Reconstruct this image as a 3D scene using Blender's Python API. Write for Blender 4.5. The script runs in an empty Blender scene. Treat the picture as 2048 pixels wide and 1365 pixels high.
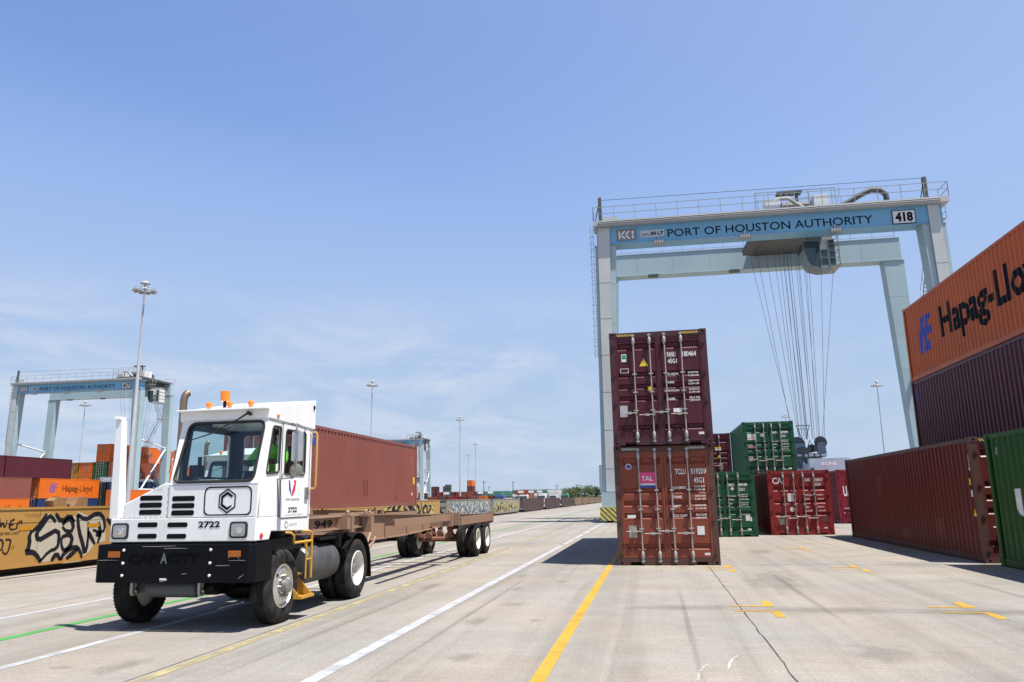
import bpy, math, random
from mathutils import Vector, Matrix
random.seed(7)
PI = math.pi
sc = bpy.context.scene
col = sc.collection

# ------------------------------------------------------------------ camera
def make_camera():
    yaw, pitch, roll, h, f = -0.1777, 0.2048, -0.0182, 1.6545, 1517.5
    cy, sy, cp, sp = math.cos(yaw), math.sin(yaw), math.cos(pitch), math.sin(pitch)
    fw = Vector((sy*cp, cy*cp, sp)); r = Vector((cy, -sy, 0)); u = r.cross(fw)
    cr, sr = math.cos(roll), math.sin(roll)
    r2 = r*cr + u*sr; u2 = -r*sr + u*cr
    cam = bpy.data.cameras.new('camera'); ob = bpy.data.objects.new('camera', cam); col.objects.link(ob)
    m = Matrix(((r2.x, u2.x, -fw.x, 0), (r2.y, u2.y, -fw.y, 0), (r2.z, u2.z, -fw.z, h), (0, 0, 0, 1)))
    ob.matrix_world = m
    cam.sensor_width = 36; cam.lens = f/2048*36; cam.clip_start = 0.1; cam.clip_end = 6000
    sc.camera = ob
make_camera()

# ------------------------------------------------------------------ light
SUN_DIR = Vector((2.09, -0.92, 5.79)).normalized()
ELEV = math.asin(SUN_DIR.z)
world = bpy.data.worlds.new('World'); sc.world = world; world.use_nodes = True
def build_world():
    nt = world.node_tree; nt.nodes.clear(); N = nt.nodes.new; L = nt.links.new
    out = N('ShaderNodeOutputWorld'); bg = N('ShaderNodeBackground'); bg.inputs[1].default_value = 0.115
    sky = N('ShaderNodeTexSky'); sky.sky_type = 'NISHITA'; sky.sun_disc = False
    sky.sun_elevation = ELEV; sky.sun_rotation = math.atan2(SUN_DIR.x, SUN_DIR.y)
    sky.altitude = 0; sky.air_density = 1.0; sky.dust_density = 0.6; sky.ozone_density = 1.6
    tc = N('ShaderNodeTexCoord'); sep = N('ShaderNodeSeparateXYZ'); L(tc.outputs['Generated'], sep.inputs[0])
    # humid summer air: pale near the horizon, deeper blue overhead
    veil = N('ShaderNodeValToRGB'); el = veil.color_ramp.elements
    stops = [(0.0, (2.55, 3.15, 4.05)), (0.10, (2.35, 3.05, 4.1)), (0.24, (2.16, 2.93, 4.4)), (0.375, (2.08, 2.92, 4.75)), (0.59, (1.5, 2.25, 4.15)), (0.8, (0.72, 1.2, 2.6)), (1.0, (0.45, 0.8, 1.9))]
    while len(el) < len(stops): el.new(0.5)
    for e, (p_, c_) in zip(el, stops): e.position = p_; e.color = (*[q/5 for q in c_], 1)
    L(sep.outputs[2], veil.inputs[0])
    # the sky grows paler towards the sun's side
    dt = N('ShaderNodeVectorMath'); dt.operation = 'DOT_PRODUCT'; dt.inputs[1].default_value = SUN_DIR; L(tc.outputs['Generated'], dt.inputs[0])
    cs = N('ShaderNodeMapRange'); cs.inputs[1].default_value = 0.16; cs.inputs[2].default_value = 0.62; cs.inputs[3].default_value = 0.0; cs.inputs[4].default_value = 1.0; L(dt.outputs['Value'], cs.inputs[0])
    hz = N('ShaderNodeMapRange'); hz.inputs[1].default_value = 0.24; hz.inputs[2].default_value = 0.56; hz.inputs[3].default_value = 0.0; hz.inputs[4].default_value = 1.0; L(sep.outputs[2], hz.inputs[0])
    tn = N('ShaderNodeMix'); tn.data_type = 'RGBA'; tn.inputs[6].default_value = (0.52*5, 0.66*5, 0.84*5, 1); tn.inputs[7].default_value = (1.3*5, 1.2*5, 1.08*5, 1); L(cs.outputs[0], tn.inputs[0])
    tz = N('ShaderNodeMix'); tz.data_type = 'RGBA'; tz.inputs[6].default_value = (5, 5, 5, 1); L(hz.outputs[0], tz.inputs[0]); L(tn.outputs[2], tz.inputs[7])
    vm = N('ShaderNodeVectorMath'); vm.operation = 'MULTIPLY'; L(veil.outputs[0], vm.inputs[0]); L(tz.outputs[2], vm.inputs[1])
    sk = N('ShaderNodeVectorMath'); sk.operation = 'SCALE'; sk.inputs['Scale'].default_value = 0.6; L(sky.outputs[0], sk.inputs[0])
    mx = N('ShaderNodeMix'); mx.data_type = 'RGBA'; mx.inputs[0].default_value = 0.9
    L(sk.outputs[0], mx.inputs[6]); L(vm.outputs[0], mx.inputs[7])
    # thin cirrus: noise on a plane high overhead
    dv = N('ShaderNodeVectorMath'); dv.operation = 'DIVIDE'
    zc = N('ShaderNodeMath'); zc.operation = 'MAXIMUM'; zc.inputs[1].default_value = 0.03; L(sep.outputs[2], zc.inputs[0])
    za = N('ShaderNodeMath'); za.operation = 'ADD'; za.inputs[1].default_value = 0.12; L(zc.outputs[0], za.inputs[0])
    cz = N('ShaderNodeCombineXYZ')
    for i in range(3): L(za.outputs[0], cz.inputs[i])
    L(tc.outputs['Generated'], dv.inputs[0]); L(cz.outputs[0], dv.inputs[1])
    mp = N('ShaderNodeMapping'); mp.inputs['Scale'].default_value = (1.1, 0.75, 0.0)
    mp.inputs['Location'].default_value = (2.3, 4.1, 0); L(dv.outputs[0], mp.inputs[0])
    n1 = N('ShaderNodeTexNoise'); n1.inputs['Scale'].default_value = 1.5; n1.inputs['Detail'].default_value = 9
    n1.inputs['Roughness'].default_value = 0.62; n1.inputs['Distortion'].default_value = 0.9; L(mp.outputs[0], n1.inputs[0])
    cr = N('ShaderNodeValToRGB'); cr.color_ramp.elements[0].position = 0.42; cr.color_ramp.elements[1].position = 0.74
    L(n1.outputs[0], cr.inputs[0])
    band = N('ShaderNodeMapRange'); band.interpolation_type = 'SMOOTHSTEP'
    band.inputs[1].default_value = 0.29; band.inputs[2].default_value = 0.17; L(sep.outputs[2], band.inputs[0])
    side = N('ShaderNodeMapRange'); side.interpolation_type = 'SMOOTHSTEP'   # the streaks lie to the north-west
    side.inputs[1].default_value = 0.12; side.inputs[2].default_value = -0.25; L(sep.outputs[0], side.inputs[0])
    m1 = N('ShaderNodeMath'); m1.operation = 'MULTIPLY'; L(cr.outputs[0], m1.inputs[0]); L(band.outputs[0], m1.inputs[1])
    sd = N('ShaderNodeMath'); sd.operation = 'MAXIMUM'; sd.inputs[1].default_value = 0.25; L(side.outputs[0], sd.inputs[0])
    m2 = N('ShaderNodeMath'); m2.operation = 'MULTIPLY'; L(m1.outputs[0], m2.inputs[0]); L(sd.outputs[0], m2.inputs[1])
    cm = N('ShaderNodeMix'); cm.data_type = 'RGBA'; cm.inputs[7].default_value = (3.35, 3.7, 4.35, 1)
    L(m2.outputs[0], cm.inputs[0]); L(mx.outputs[2], cm.inputs[6])
    L(cm.outputs[2], bg.inputs[0]); L(bg.outputs[0], out.inputs[0])
build_world()
sun = bpy.data.lights.new('sun', 'SUN'); sun.energy = 5.0; sun.angle = math.radians(0.53); sun.color = (1.0, 0.95, 0.87)
so = bpy.data.objects.new('sun', sun); col.objects.link(so); so.rotation_euler = SUN_DIR.to_track_quat('Z', 'Y').to_euler()
so.location = (0, 0, 60)
sc.view_settings.view_transform = 'Standard'; sc.view_settings.look = 'None'
sc.view_settings.gamma = 1; sc.view_settings.use_curve_mapping = False; sc.view_settings.exposure = 0.8
sc.render.engine = 'CYCLES'; sc.cycles.max_bounces = 6; sc.cycles.transparent_max_bounces = 12

# ------------------------------------------------------------------ materials
MATS = {}
def _mat(name):
    m = bpy.data.materials.new(name); m.use_nodes = True
    nt = m.node_tree; b = nt.nodes['Principled BSDF']
    return m, nt, b
def paint(name, rgb, rough=0.45, dirt=0.25, streak=0.25, metal=0.0, dirtcol=(0.22, 0.18, 0.14), scale=1.0, bump=0.04, rust=0.0, spec=0.5):
    """weathered paint: blotches, vertical rain streaks, specks of rust, per-object offset"""
    if name in MATS: return MATS[name]
    m, nt, b = _mat(name); N = nt.nodes.new; L = nt.links.new
    tc = N('ShaderNodeTexCoord'); oi = N('ShaderNodeObjectInfo')
    ad = N('ShaderNodeVectorMath'); ad.operation = 'ADD'
    sc_ = N('ShaderNodeVectorMath'); sc_.operation = 'SCALE'; sc_.inputs['Scale'].default_value = 37.0
    cb = N('ShaderNodeCombineXYZ'); L(oi.outputs['Random'], cb.inputs[0]); L(oi.outputs['Random'], cb.inputs[1])
    L(cb.outputs[0], sc_.inputs[0]); L(tc.outputs['Object'], ad.inputs[0]); L(sc_.outputs[0], ad.inputs[1])
    n1 = N('ShaderNodeTexNoise'); n1.inputs['Scale'].default_value = 1.3*scale; n1.inputs['Detail'].default_value = 8; n1.inputs['Roughness'].default_value = 0.65
    L(ad.outputs[0], n1.inputs[0])
    mp = N('ShaderNodeMapping'); mp.inputs['Scale'].default_value = (7*scale, 7*scale, 0.5*scale); L(ad.outputs[0], mp.inputs[0])
    n2 = N('ShaderNodeTexNoise'); n2.inputs['Scale'].default_value = 1.0; n2.inputs['Detail'].default_value = 5; L(mp.outputs[0], n2.inputs[0])
    r1 = N('ShaderNodeMapRange'); r1.inputs[1].default_value = 0.45; r1.inputs[2].default_value = 0.8; r1.inputs[4].default_value = dirt; L(n1.outputs[0], r1.inputs[0])
    r2 = N('ShaderNodeMapRange'); r2.inputs[1].default_value = 0.5; r2.inputs[2].default_value = 0.85; r2.inputs[4].default_value = streak; L(n2.outputs[0], r2.inputs[0])
    mxx = N('ShaderNodeMath'); mxx.operation = 'ADD'; mxx.use_clamp = True; L(r1.outputs[0], mxx.inputs[0]); L(r2.outputs[0], mxx.inputs[1])
    c = N('ShaderNodeMix'); c.data_type = 'RGBA'; c.inputs[6].default_value = (*rgb, 1); c.inputs[7].default_value = (*dirtcol, 1); L(mxx.outputs[0], c.inputs[0])
    # slow fading of the colour
    n3 = N('ShaderNodeTexNoise'); n3.inputs['Scale'].default_value = 0.5*scale; n3.inputs['Detail'].default_value = 3; L(ad.outputs[0], n3.inputs[0])
    r3 = N('ShaderNodeMapRange'); r3.inputs[3].default_value = 0.82; r3.inputs[4].default_value = 1.18; L(n3.outputs[0], r3.inputs[0])
    ml = N('ShaderNodeVectorMath'); ml.operation = 'SCALE'; L(c.outputs[2], ml.inputs[0]); L(r3.outputs[0], ml.inputs['Scale'])
    last = ml.outputs[0]
    if rust > 0:
        n4 = N('ShaderNodeTexNoise'); n4.inputs['Scale'].default_value = 9*scale; n4.inputs['Detail'].default_value = 6; n4.inputs['Roughness'].default_value = 0.7; L(ad.outputs[0], n4.inputs[0])
        r4 = N('ShaderNodeMapRange'); r4.inputs[1].default_value = 0.72-rust*0.25; r4.inputs[2].default_value = 0.78-rust*0.22; L(n4.outputs[0], r4.inputs[0])
        c4 = N('ShaderNodeMix'); c4.data_type = 'RGBA'; c4.inputs[7].default_value = (0.16, 0.06, 0.025, 1); L(r4.outputs[0], c4.inputs[0]); L(last, c4.inputs[6]); last = c4.outputs[2]
    L(last, b.inputs['Base Color'])
    rr = N('ShaderNodeMapRange'); rr.inputs[3].default_value = rough; rr.inputs[4].default_value = min(1, rough+0.35); L(mxx.outputs[0], rr.inputs[0]); L(rr.outputs[0], b.inputs['Roughness'])
    b.inputs['Metallic'].default_value = metal; b.inputs['Specular IOR Level'].default_value = spec
    if bump:
        bp = N('ShaderNodeBump'); bp.inputs['Strength'].default_value = bump*4; bp.inputs['Distance'].default_value = 0.01
        L(n1.outputs[0], bp.inputs['Height']); L(bp.outputs[0], b.inputs['Normal'])
    MATS[name] = m; return m
def plain(name, rgb, rough=0.5, metal=0.0, emit=None, spec=0.5, coat=0.0):
    if name in MATS: return MATS[name]
    m, nt, b = _mat(name); N = nt.nodes.new; L = nt.links.new
    tc = N('ShaderNodeTexCoord'); n = N('ShaderNodeTexNoise'); n.inputs['Scale'].default_value = 6; n.inputs['Detail'].default_value = 5; L(tc.outputs['Object'], n.inputs[0])
    r = N('ShaderNodeMapRange'); r.inputs[3].default_value = 0.8; r.inputs[4].default_value = 1.2; L(n.outputs[0], r.inputs[0])
    v = N('ShaderNodeVectorMath'); v.operation = 'SCALE'; v.inputs[0].default_value = rgb; L(r.outputs[0], v.inputs['Scale']); L(v.outputs[0], b.inputs['Base Color'])
    b.inputs['Roughness'].default_value = rough; b.inputs['Metallic'].default_value = metal; b.inputs['Specular IOR Level'].default_value = spec
    b.inputs['Coat Weight'].default_value = coat
    MATS[name] = m; return m
def glass(name, tint=(0.74, 0.86, 0.85), gloss=0.16):
    if name in MATS: return MATS[name]
    m = bpy.data.materials.new(name); m.use_nodes = True; nt = m.node_tree; nt.nodes.clear(); N = nt.nodes.new; L = nt.links.new
    o = N('ShaderNodeOutputMaterial'); t = N('ShaderNodeBsdfTransparent'); t.inputs[0].default_value = (*tint, 1)
    g = N('ShaderNodeBsdfGlossy'); g.inputs['Roughness'].default_value = 0.03; g.inputs[0].default_value = (0.9, 0.95, 1, 1)
    lwn = N('ShaderNodeLayerWeight'); lwn.inputs[0].default_value = 0.5; lw = N('ShaderNodeMath'); lw.operation = 'POWER'; lw.inputs[1].default_value = 3.5; L(lwn.outputs['Facing'], lw.inputs[0])
    ad = N('ShaderNodeMath'); ad.operation = 'ADD'; ad.inputs[1].default_value = gloss*0.3; ad.use_clamp = True; L(lw.outputs[0], ad.inputs[0])
    mx = N('ShaderNodeMixShader'); L(ad.outputs[0], mx.inputs[0]); L(t.outputs[0], mx.inputs[1]); L(g.outputs[0], mx.inputs[2]); L(mx.outputs[0], o.inputs[0])
    MATS[name] = m; return m
def stripes(name, ca, cb, width, axis=(1, 1), dirt=0.3):
    """diagonal hazard stripes printed on a part; axis weights pick the local axes"""
    if name in MATS: return MATS[name]
    m, nt, b = _mat(name); N = nt.nodes.new; L = nt.links.new
    tc = N('ShaderNodeTexCoord'); s = N('ShaderNodeSeparateXYZ'); L(tc.outputs['Object'], s.inputs[0])
    a = N('ShaderNodeMath'); a.operation = 'MULTIPLY_ADD'; a.inputs[1].default_value = axis[0]; L(s.outputs[0], a.inputs[0]); L(s.outputs[2], a.inputs[2])
    a2 = N('ShaderNodeMath'); a2.operation = 'MULTIPLY_ADD'; a2.inputs[1].default_value = axis[1]; L(s.outputs[1], a2.inputs[0]); L(a.outputs[0], a2.inputs[2])
    d = N('ShaderNodeMath'); d.operation = 'DIVIDE'; d.inputs[1].default_value = width*2; L(a2.outputs[0], d.inputs[0])
    f = N('ShaderNodeMath'); f.operation = 'FRACT'; L(d.outputs[0], f.inputs[0])
    g = N('ShaderNodeMath'); g.operation = 'GREATER_THAN'; g.inputs[1].default_value = 0.5; L(f.outputs[0], g.inputs[0])
    c = N('ShaderNodeMix'); c.data_type = 'RGBA'; c.inputs[6].default_value = (*ca, 1); c.inputs[7].default_value = (*cb, 1); L(g.outputs[0], c.inputs[0])
    n = N('ShaderNodeTexNoise'); n.inputs['Scale'].default_value = 5; n.inputs['Detail'].default_value = 7; L(tc.outputs['Object'], n.inputs[0])
    r = N('ShaderNodeMapRange'); r.inputs[1].default_value = 0.45; r.inputs[2].default_value = 0.75; r.inputs[4].default_value = dirt; L(n.outputs[0], r.inputs[0])
    c2 = N('ShaderNodeMix'); c2.data_type = 'RGBA'; c2.inputs[7].default_value = (0.12, 0.1, 0.08, 1); L(r.outputs[0], c2.inputs[0]); L(c.outputs[2], c2.inputs[6])
    L(c2.outputs[2], b.inputs['Base Color']); b.inputs['Roughness'].default_value = 0.6
    MATS[name] = m; return m

# ------------------------------------------------------------------ geometry helpers
class MB:
    def __init__(s): s.v = []; s.f = []
    def add(s, vs, fs, M=None):
        o = len(s.v)
        for p in vs:
            s.v.append(tuple(M @ Vector(p)) if M is not None else tuple(p))
        s.f += [tuple(i+o for i in f) for f in fs]; return s
    def box(s, x0, y0, z0, x1, y1, z1, M=None):
        vs = [(x0,y0,z0),(x1,y0,z0),(x1,y1,z0),(x0,y1,z0),(x0,y0,z1),(x1,y0,z1),(x1,y1,z1),(x0,y1,z1)]
        return s.add(vs, [(0,3,2,1),(4,5,6,7),(0,1,5,4),(1,2,6,5),(2,3,7,6),(3,0,4,7)], M)
    def hull8(s, bot, top):
        """bot/top: four corners each (x,y,z), same winding"""
        return s.add(list(bot)+list(top), [(0,3,2,1),(4,5,6,7),(0,1,5,4),(1,2,6,5),(2,3,7,6),(3,0,4,7)])
    def prism(s, poly, a, b, axis='y', M=None):
        """poly of 2-D points extruded from a to b along axis: y -> (x,z), x -> (y,z), z -> (x,y)"""
        def P(p, t):
            return (p[0], t, p[1]) if axis == 'y' else ((t, p[0], p[1]) if axis == 'x' else (p[0], p[1], t))
        n = len(poly); vs = [P(p, a) for p in poly]+[P(p, b) for p in poly]
        fs = [tuple(range(n)), tuple(range(2*n-1, n-1, -1))]+[(i, i+n, (i+1) % n+n, (i+1) % n) for i in range(n)]
        return s.add(vs, fs, M)
    def tube(s, pts, r, n=8, cap=True):
        pts = [Vector(p) for p in pts]; rs = r if isinstance(r, (list, tuple)) else [r]*len(pts)
        o = len(s.v); prev = None
        for i, p in enumerate(pts):
            d = (pts[min(i+1, len(pts)-1)]-pts[max(i-1, 0)]).normalized()
            if prev is None: a = d.orthogonal().normalized()
            else:
                a = (prev-d*prev.dot(d)); a = a.normalized() if a.length > 1e-6 else d.orthogonal().normalized()
            prev = a; b = d.cross(a)
            for k in range(n):
                t = 2*PI*k/n; s.v.append(tuple(p+(a*math.cos(t)+b*math.sin(t))*rs[i]))
        for i in range(len(pts)-1):
            for k in range(n):
                s.f.append((o+i*n+k, o+i*n+(k+1) % n, o+(i+1)*n+(k+1) % n, o+(i+1)*n+k))
        if cap:
            s.f.append(tuple(o+k for k in range(n-1, -1, -1))); e = o+(len(pts)-1)*n
            s.f.append(tuple(e+k for k in range(n)))
        return s
    def lathe(s, prof, n=32, M=None, closed=False):
        """profile (axial, radius) revolved round the local x axis"""
        o = []; fs = []
        for (a, r) in prof:
            for k in range(n):
                t = 2*PI*k/n; o.append((a, r*math.cos(t), r*math.sin(t)))
        m = len(prof)
        for i in range(m if closed else m-1):
            j = (i+1) % m
            for k in range(n):
                fs.append((i*n+k, i*n+(k+1) % n, j*n+(k+1) % n, j*n+k))
        if not closed:
            fs.append(tuple(range(n-1, -1, -1))); fs.append(tuple((m-1)*n+k for k in range(n)))
        return s.add(o, fs, M)
    def mesh(s, name, mat, smooth=None):
        me = bpy.data.meshes.new(name); me.from_pydata(s.v, [], s.f); me.validate(); me.update()
        import bmesh
        bm = bmesh.new(); bm.from_mesh(me); bmesh.ops.recalc_face_normals(bm, faces=bm.faces); bm.to_mesh(me); bm.free()
        if mat: me.materials.append(mat)
        if smooth:
            for p in me.polygons: p.use_smooth = True
            me.set_sharp_from_angle(angle=math.radians(smooth))
        return me
    def build(s, name, mat, parent=None, smooth=None, bevel=0, loc=None):
        return link(name, s.mesh(name, mat, smooth), parent, loc, bevel)
def link(name, me, parent=None, loc=None, bevel=0):
    o = bpy.data.objects.new(name, me); col.objects.link(o)
    if parent is not None: o.parent = parent
    if loc is not None: o.location = loc
    if bevel:
        b = o.modifiers.new('bevel', 'BEVEL'); b.width = bevel; b.segments = 2; b.limit_method = 'ANGLE'; b.angle_limit = math.radians(40)
    return o
def thing(name, label, cat, loc=(0, 0, 0), rz=0, group=None):
    o = bpy.data.objects.new(name, None); col.objects.link(o); o.location = loc; o.rotation_euler = (0, 0, rz)
    o.empty_display_size = 0.3
    return tag(o, label, cat, group)
def tag(o, label=None, cat=None, group=None, kind=None):
    if label: o['label'] = label
    if cat: o['category'] = cat
    if group: o['group'] = group
    if kind: o['kind'] = kind
    return o
def copy_tree(o, parent=None, skip=()):
    c = o.copy(); col.objects.link(c); c.parent = parent
    for ch in list(o.children):
        if ch.name.split('.')[0] not in skip: copy_tree(ch, c, skip)
    return c
FAKE = {}
def text_geo(s, bold=0.0, font=None):
    """2-D outline of a word as triangles, fitted to the unit box"""
    k = (s, bold)
    if k in FAKE: return FAKE[k]
    cu = bpy.data.curves.new('lettering', 'FONT'); cu.body = s; cu.size = 1; cu.offset = bold; cu.resolution_u = 3
    ob = bpy.data.objects.new('lettering', cu); col.objects.link(ob)
    dg = bpy.context.evaluated_depsgraph_get(); me = bpy.data.meshes.new_from_object(ob.evaluated_get(dg))
    vs = [(v.co.x, v.co.y) for v in me.vertices]; fs = [tuple(p.vertices) for p in me.polygons]
    bpy.data.objects.remove(ob); bpy.data.curves.remove(cu); bpy.data.meshes.remove(me)
    x0, x1 = min(v[0] for v in vs), max(v[0] for v in vs); y0, y1 = min(v[1] for v in vs), max(v[1] for v in vs)
    vs = [((x-x0)/(x1-x0), (y-y0)/(y1-y0)) for x, y in vs]
    FAKE[k] = (vs, fs); return FAKE[k]
def letter(s, org, U, V, w, h, mat, parent, bold=0.0, name='lettering'):
    vs, fs = text_geo(s, bold); org, U, V = Vector(org), Vector(U), Vector(V)
    b = MB().add([org+U*(x*w)+V*(y*h) for x, y in vs], fs)
    me = bpy.data.meshes.new(name); me.from_pydata(b.v, [], b.f); me.materials.append(mat)
    return link(name, me, parent)
def flat(polys, org, U, V, w, h, mat, parent, name):
    org, U, V = Vector(org), Vector(U), Vector(V); b = MB()
    for poly in polys: b.add([org+U*(x*w)+V*(y*h) for x, y in poly], [tuple(range(len(poly)))])
    me = bpy.data.meshes.new(name); me.from_pydata(b.v, [], b.f); me.materials.append(mat)
    return link(name, me, parent)
def stroke_polys(pts, w):
    """ribbon polygons along a 2-D polyline"""
    out = []; P = [Vector(p) for p in pts]
    # smooth a little
    Q = [P[0]]
    for i in range(len(P)-1):
        a, b = P[i], P[i+1]; Q += [a.lerp(b, .3), a.lerp(b, .7)]
    Q.append(P[-1]); P = Q; n = len(P); L_, R_ = [], []
    for i, p in enumerate(P):
        d = (P[min(i+1, n-1)]-P[max(i-1, 0)]); d = d.normalized() if d.length else Vector((1, 0))
        t = i/(n-1); ww = w*(0.55+0.45*math.sin(PI*min(1, t*1.0+0.1)))
        nn = Vector((-d.y, d.x))*ww/2; L_.append(p+nn); R_.append(p-nn)
    for i in range(n-1): out.append([L_[i], R_[i], R_[i+1], L_[i+1]])
    return [[(q.x, q.y) for q in poly] for poly in out]
def rounded(poly, r, m=5):
    """corner-rounded polygon; returns list of arcs (one list of points per corner)"""
    arcs = []; n = len(poly)
    for i in range(n):
        p, a, b = Vector(poly[i]), Vector(poly[i-1]), Vector(poly[(i+1) % n])
        da, db = (a-p), (b-p); ra = min(r, da.length*0.45, db.length*0.45)
        s, e = p+da.normalized()*ra, p+db.normalized()*ra
        arc = []
        for k in range(m+1):
            t = k/m; arc.append(s*(1-t)**2+p*2*t*(1-t)+e*t*t)
        arcs.append([(q.x, q.y) for q in arc])
    return arcs
def holed(b, outer, inner, r, mapf, th):
    """plate with a rounded opening. outer/inner: 4 corners each in the same order; mapf(u,v,depth)->xyz"""
    arcs = rounded(inner, r); n = 4
    for side in (0, 1):
        d = th*side
        for i in range(n):
            C = mapf(*outer[i], d); A = [mapf(*p, d) for p in arcs[i]]
            for k in range(len(A)-1): b.add([C, A[k], A[k+1]], [(0, 1, 2)])
            j = (i+1) % n; b.add([C, A[-1], mapf(*arcs[j][0], d), mapf(*outer[j], d)], [(0, 1, 2, 3)])
    loop = [p for a in arcs for p in a]; m = len(loop)
    for k in range(m):
        p, q = loop[k], loop[(k+1) % m]
        b.add([mapf(*p, 0), mapf(*q, 0), mapf(*q, th), mapf(*p, th)], [(0, 1, 2, 3)])
    for i in range(n):
        p, q = outer[i], outer[(i+1) % n]
        b.add([mapf(*p, 0), mapf(*q, 0), mapf(*q, th), mapf(*p, th)], [(0, 1, 2, 3)])
    return loop
def pane(loop, mapf, d): return MB().add([mapf(*p, d) for p in loop], [tuple(range(len(loop)))])
def ring(loop, mapf, d, w):
    """rubber seal following an opening"""
    b = MB(); n = len(loop); c = (sum(p[0] for p in loop)/n, sum(p[1] for p in loop)/n)
    pts = [mapf(*p, d) for p in loop]; pts.append(pts[0]); b.tube(pts, w, 6, cap=False); return b

X, Y, Z = (1, 0, 0), (0, 1, 0), (0, 0, 1)
# ------------------------------------------------------------------ shared materials
white_print = plain('white_print', (0.72, 0.72, 0.70), 0.6)
black_print = plain('black_print', (0.004, 0.004, 0.005), 0.6, spec=0.15)
galv = paint('galvanised', (0.36, 0.35, 0.33), 0.45, 0.3, 0.2, metal=0.2, dirtcol=(0.22, 0.18, 0.14), scale=3)
gasket = plain('gasket_rubber', (0.025, 0.027, 0.025), 0.8)
rubber = None
def tyre_mat():
    m, nt, b = _mat('tyre_rubber'); N = nt.nodes.new; L = nt.links.new
    tc = N('ShaderNodeTexCoord'); n = N('ShaderNodeTexNoise'); n.inputs['Scale'].default_value = 7; n.inputs['Detail'].default_value = 8; L(tc.outputs['Object'], n.inputs[0])
    c = N('ShaderNodeValToRGB'); c.color_ramp.elements[0].color = (0.010, 0.010, 0.011, 1); c.color_ramp.elements[1].color = (0.045, 0.040, 0.034, 1)
    c.color_ramp.elements[0].position = 0.4; c.color_ramp.elements[1].position = 0.75
    L(n.outputs[0], c.inputs[0]); L(c.outputs[0], b.inputs['Base Color']); b.inputs['Roughness'].default_value = 0.8; b.inputs['Specular IOR Level'].default_value = 0.25
    return m
rubber = tyre_mat()

# ------------------------------------------------------------------ ground
def concrete():
    m, nt, b = _mat('concrete'); N = nt.nodes.new; L = nt.links.new
    tc = N('ShaderNodeTexCoord')
    def noise(scale, detail=6, rough=0.6, map_=None, dist=0):
        n = N('ShaderNodeTexNoise'); n.inputs['Scale'].default_value = scale; n.inputs['Detail'].default_value = detail; n.inputs['Roughness'].default_value = rough; n.inputs['Distortion'].default_value = dist
        if map_:
            mp = N('ShaderNodeMapping'); mp.inputs['Scale'].default_value = map_; L(tc.outputs['Object'], mp.inputs[0]); L(mp.outputs[0], n.inputs[0])
        else: L(tc.outputs['Object'], n.inputs[0])
        return n.outputs[0]
    def rng(x, a, b_, lo, hi):
        r = N('ShaderNodeMapRange'); r.inputs[1].default_value = a; r.inputs[2].default_value = b_; r.inputs[3].default_value = lo; r.inputs[4].default_value = hi; L(x, r.inputs[0]); return r.outputs[0]
    def mul(a, b_):
        x = N('ShaderNodeMath'); x.operation = 'MULTIPLY'; L(a, x.inputs[0]); L(b_, x.inputs[1]); return x.outputs[0]
    big = rng(noise(0.16, 5, 0.6, dist=0.8), 0.3, 0.72, 0.84, 1.1)
    mid = rng(noise(1.1, 8, 0.7), 0.3, 0.7, 0.88, 1.1)
    fine = rng(noise(30, 5, 0.85), 0.3, 0.7, 0.66, 1.32)
    broom = rng(noise(1.0, 4, 0.7, (1.6, 26, 1)), 0.3, 0.7, 0.88, 1.1)
    tracks = rng(noise(1.0, 6, 0.65, (1.9, 0.035, 1), 0.5), 0.48, 0.74, 1.0, 0.70)
    spots = rng(noise(2.6, 5, 0.55, (1, 1.8, 1)), 0.66, 0.78, 1.0, 0.72)
    k = mul(mul(mul(big, mid), mul(fine, broom)), mul(tracks, spots))
    v = N('ShaderNodeVectorMath'); v.operation = 'SCALE'
    tint = N('ShaderNodeMix'); tint.data_type = 'RGBA'; tint.inputs[6].default_value = (0.282, 0.250, 0.210, 1); tint.inputs[7].default_value = (0.252, 0.240, 0.220, 1)
    L(rng(noise(0.28, 4), 0.38, 0.62, 0, 1), tint.inputs[0]); L(tint.outputs[2], v.inputs[0]); L(k, v.inputs['Scale']); L(v.outputs[0], b.inputs['Base Color'])
    b.inputs['Roughness'].default_value = 0.88; b.inputs['Specular IOR Level'].default_value = 0.3
    bp = N('ShaderNodeBump'); bp.inputs['Strength'].default_value = 0.35; bp.inputs['Distance'].default_value = 0.006
    L(mul(fine, broom), bp.inputs['Height']); L(bp.outputs[0], b.inputs['Normal'])
    return m
conc = concrete()
MB().box(-2600, -60, -0.5, 2600, 4200, 0.0).build('ground', conc); tag(bpy.data.objects['ground'], kind='structure')
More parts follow.
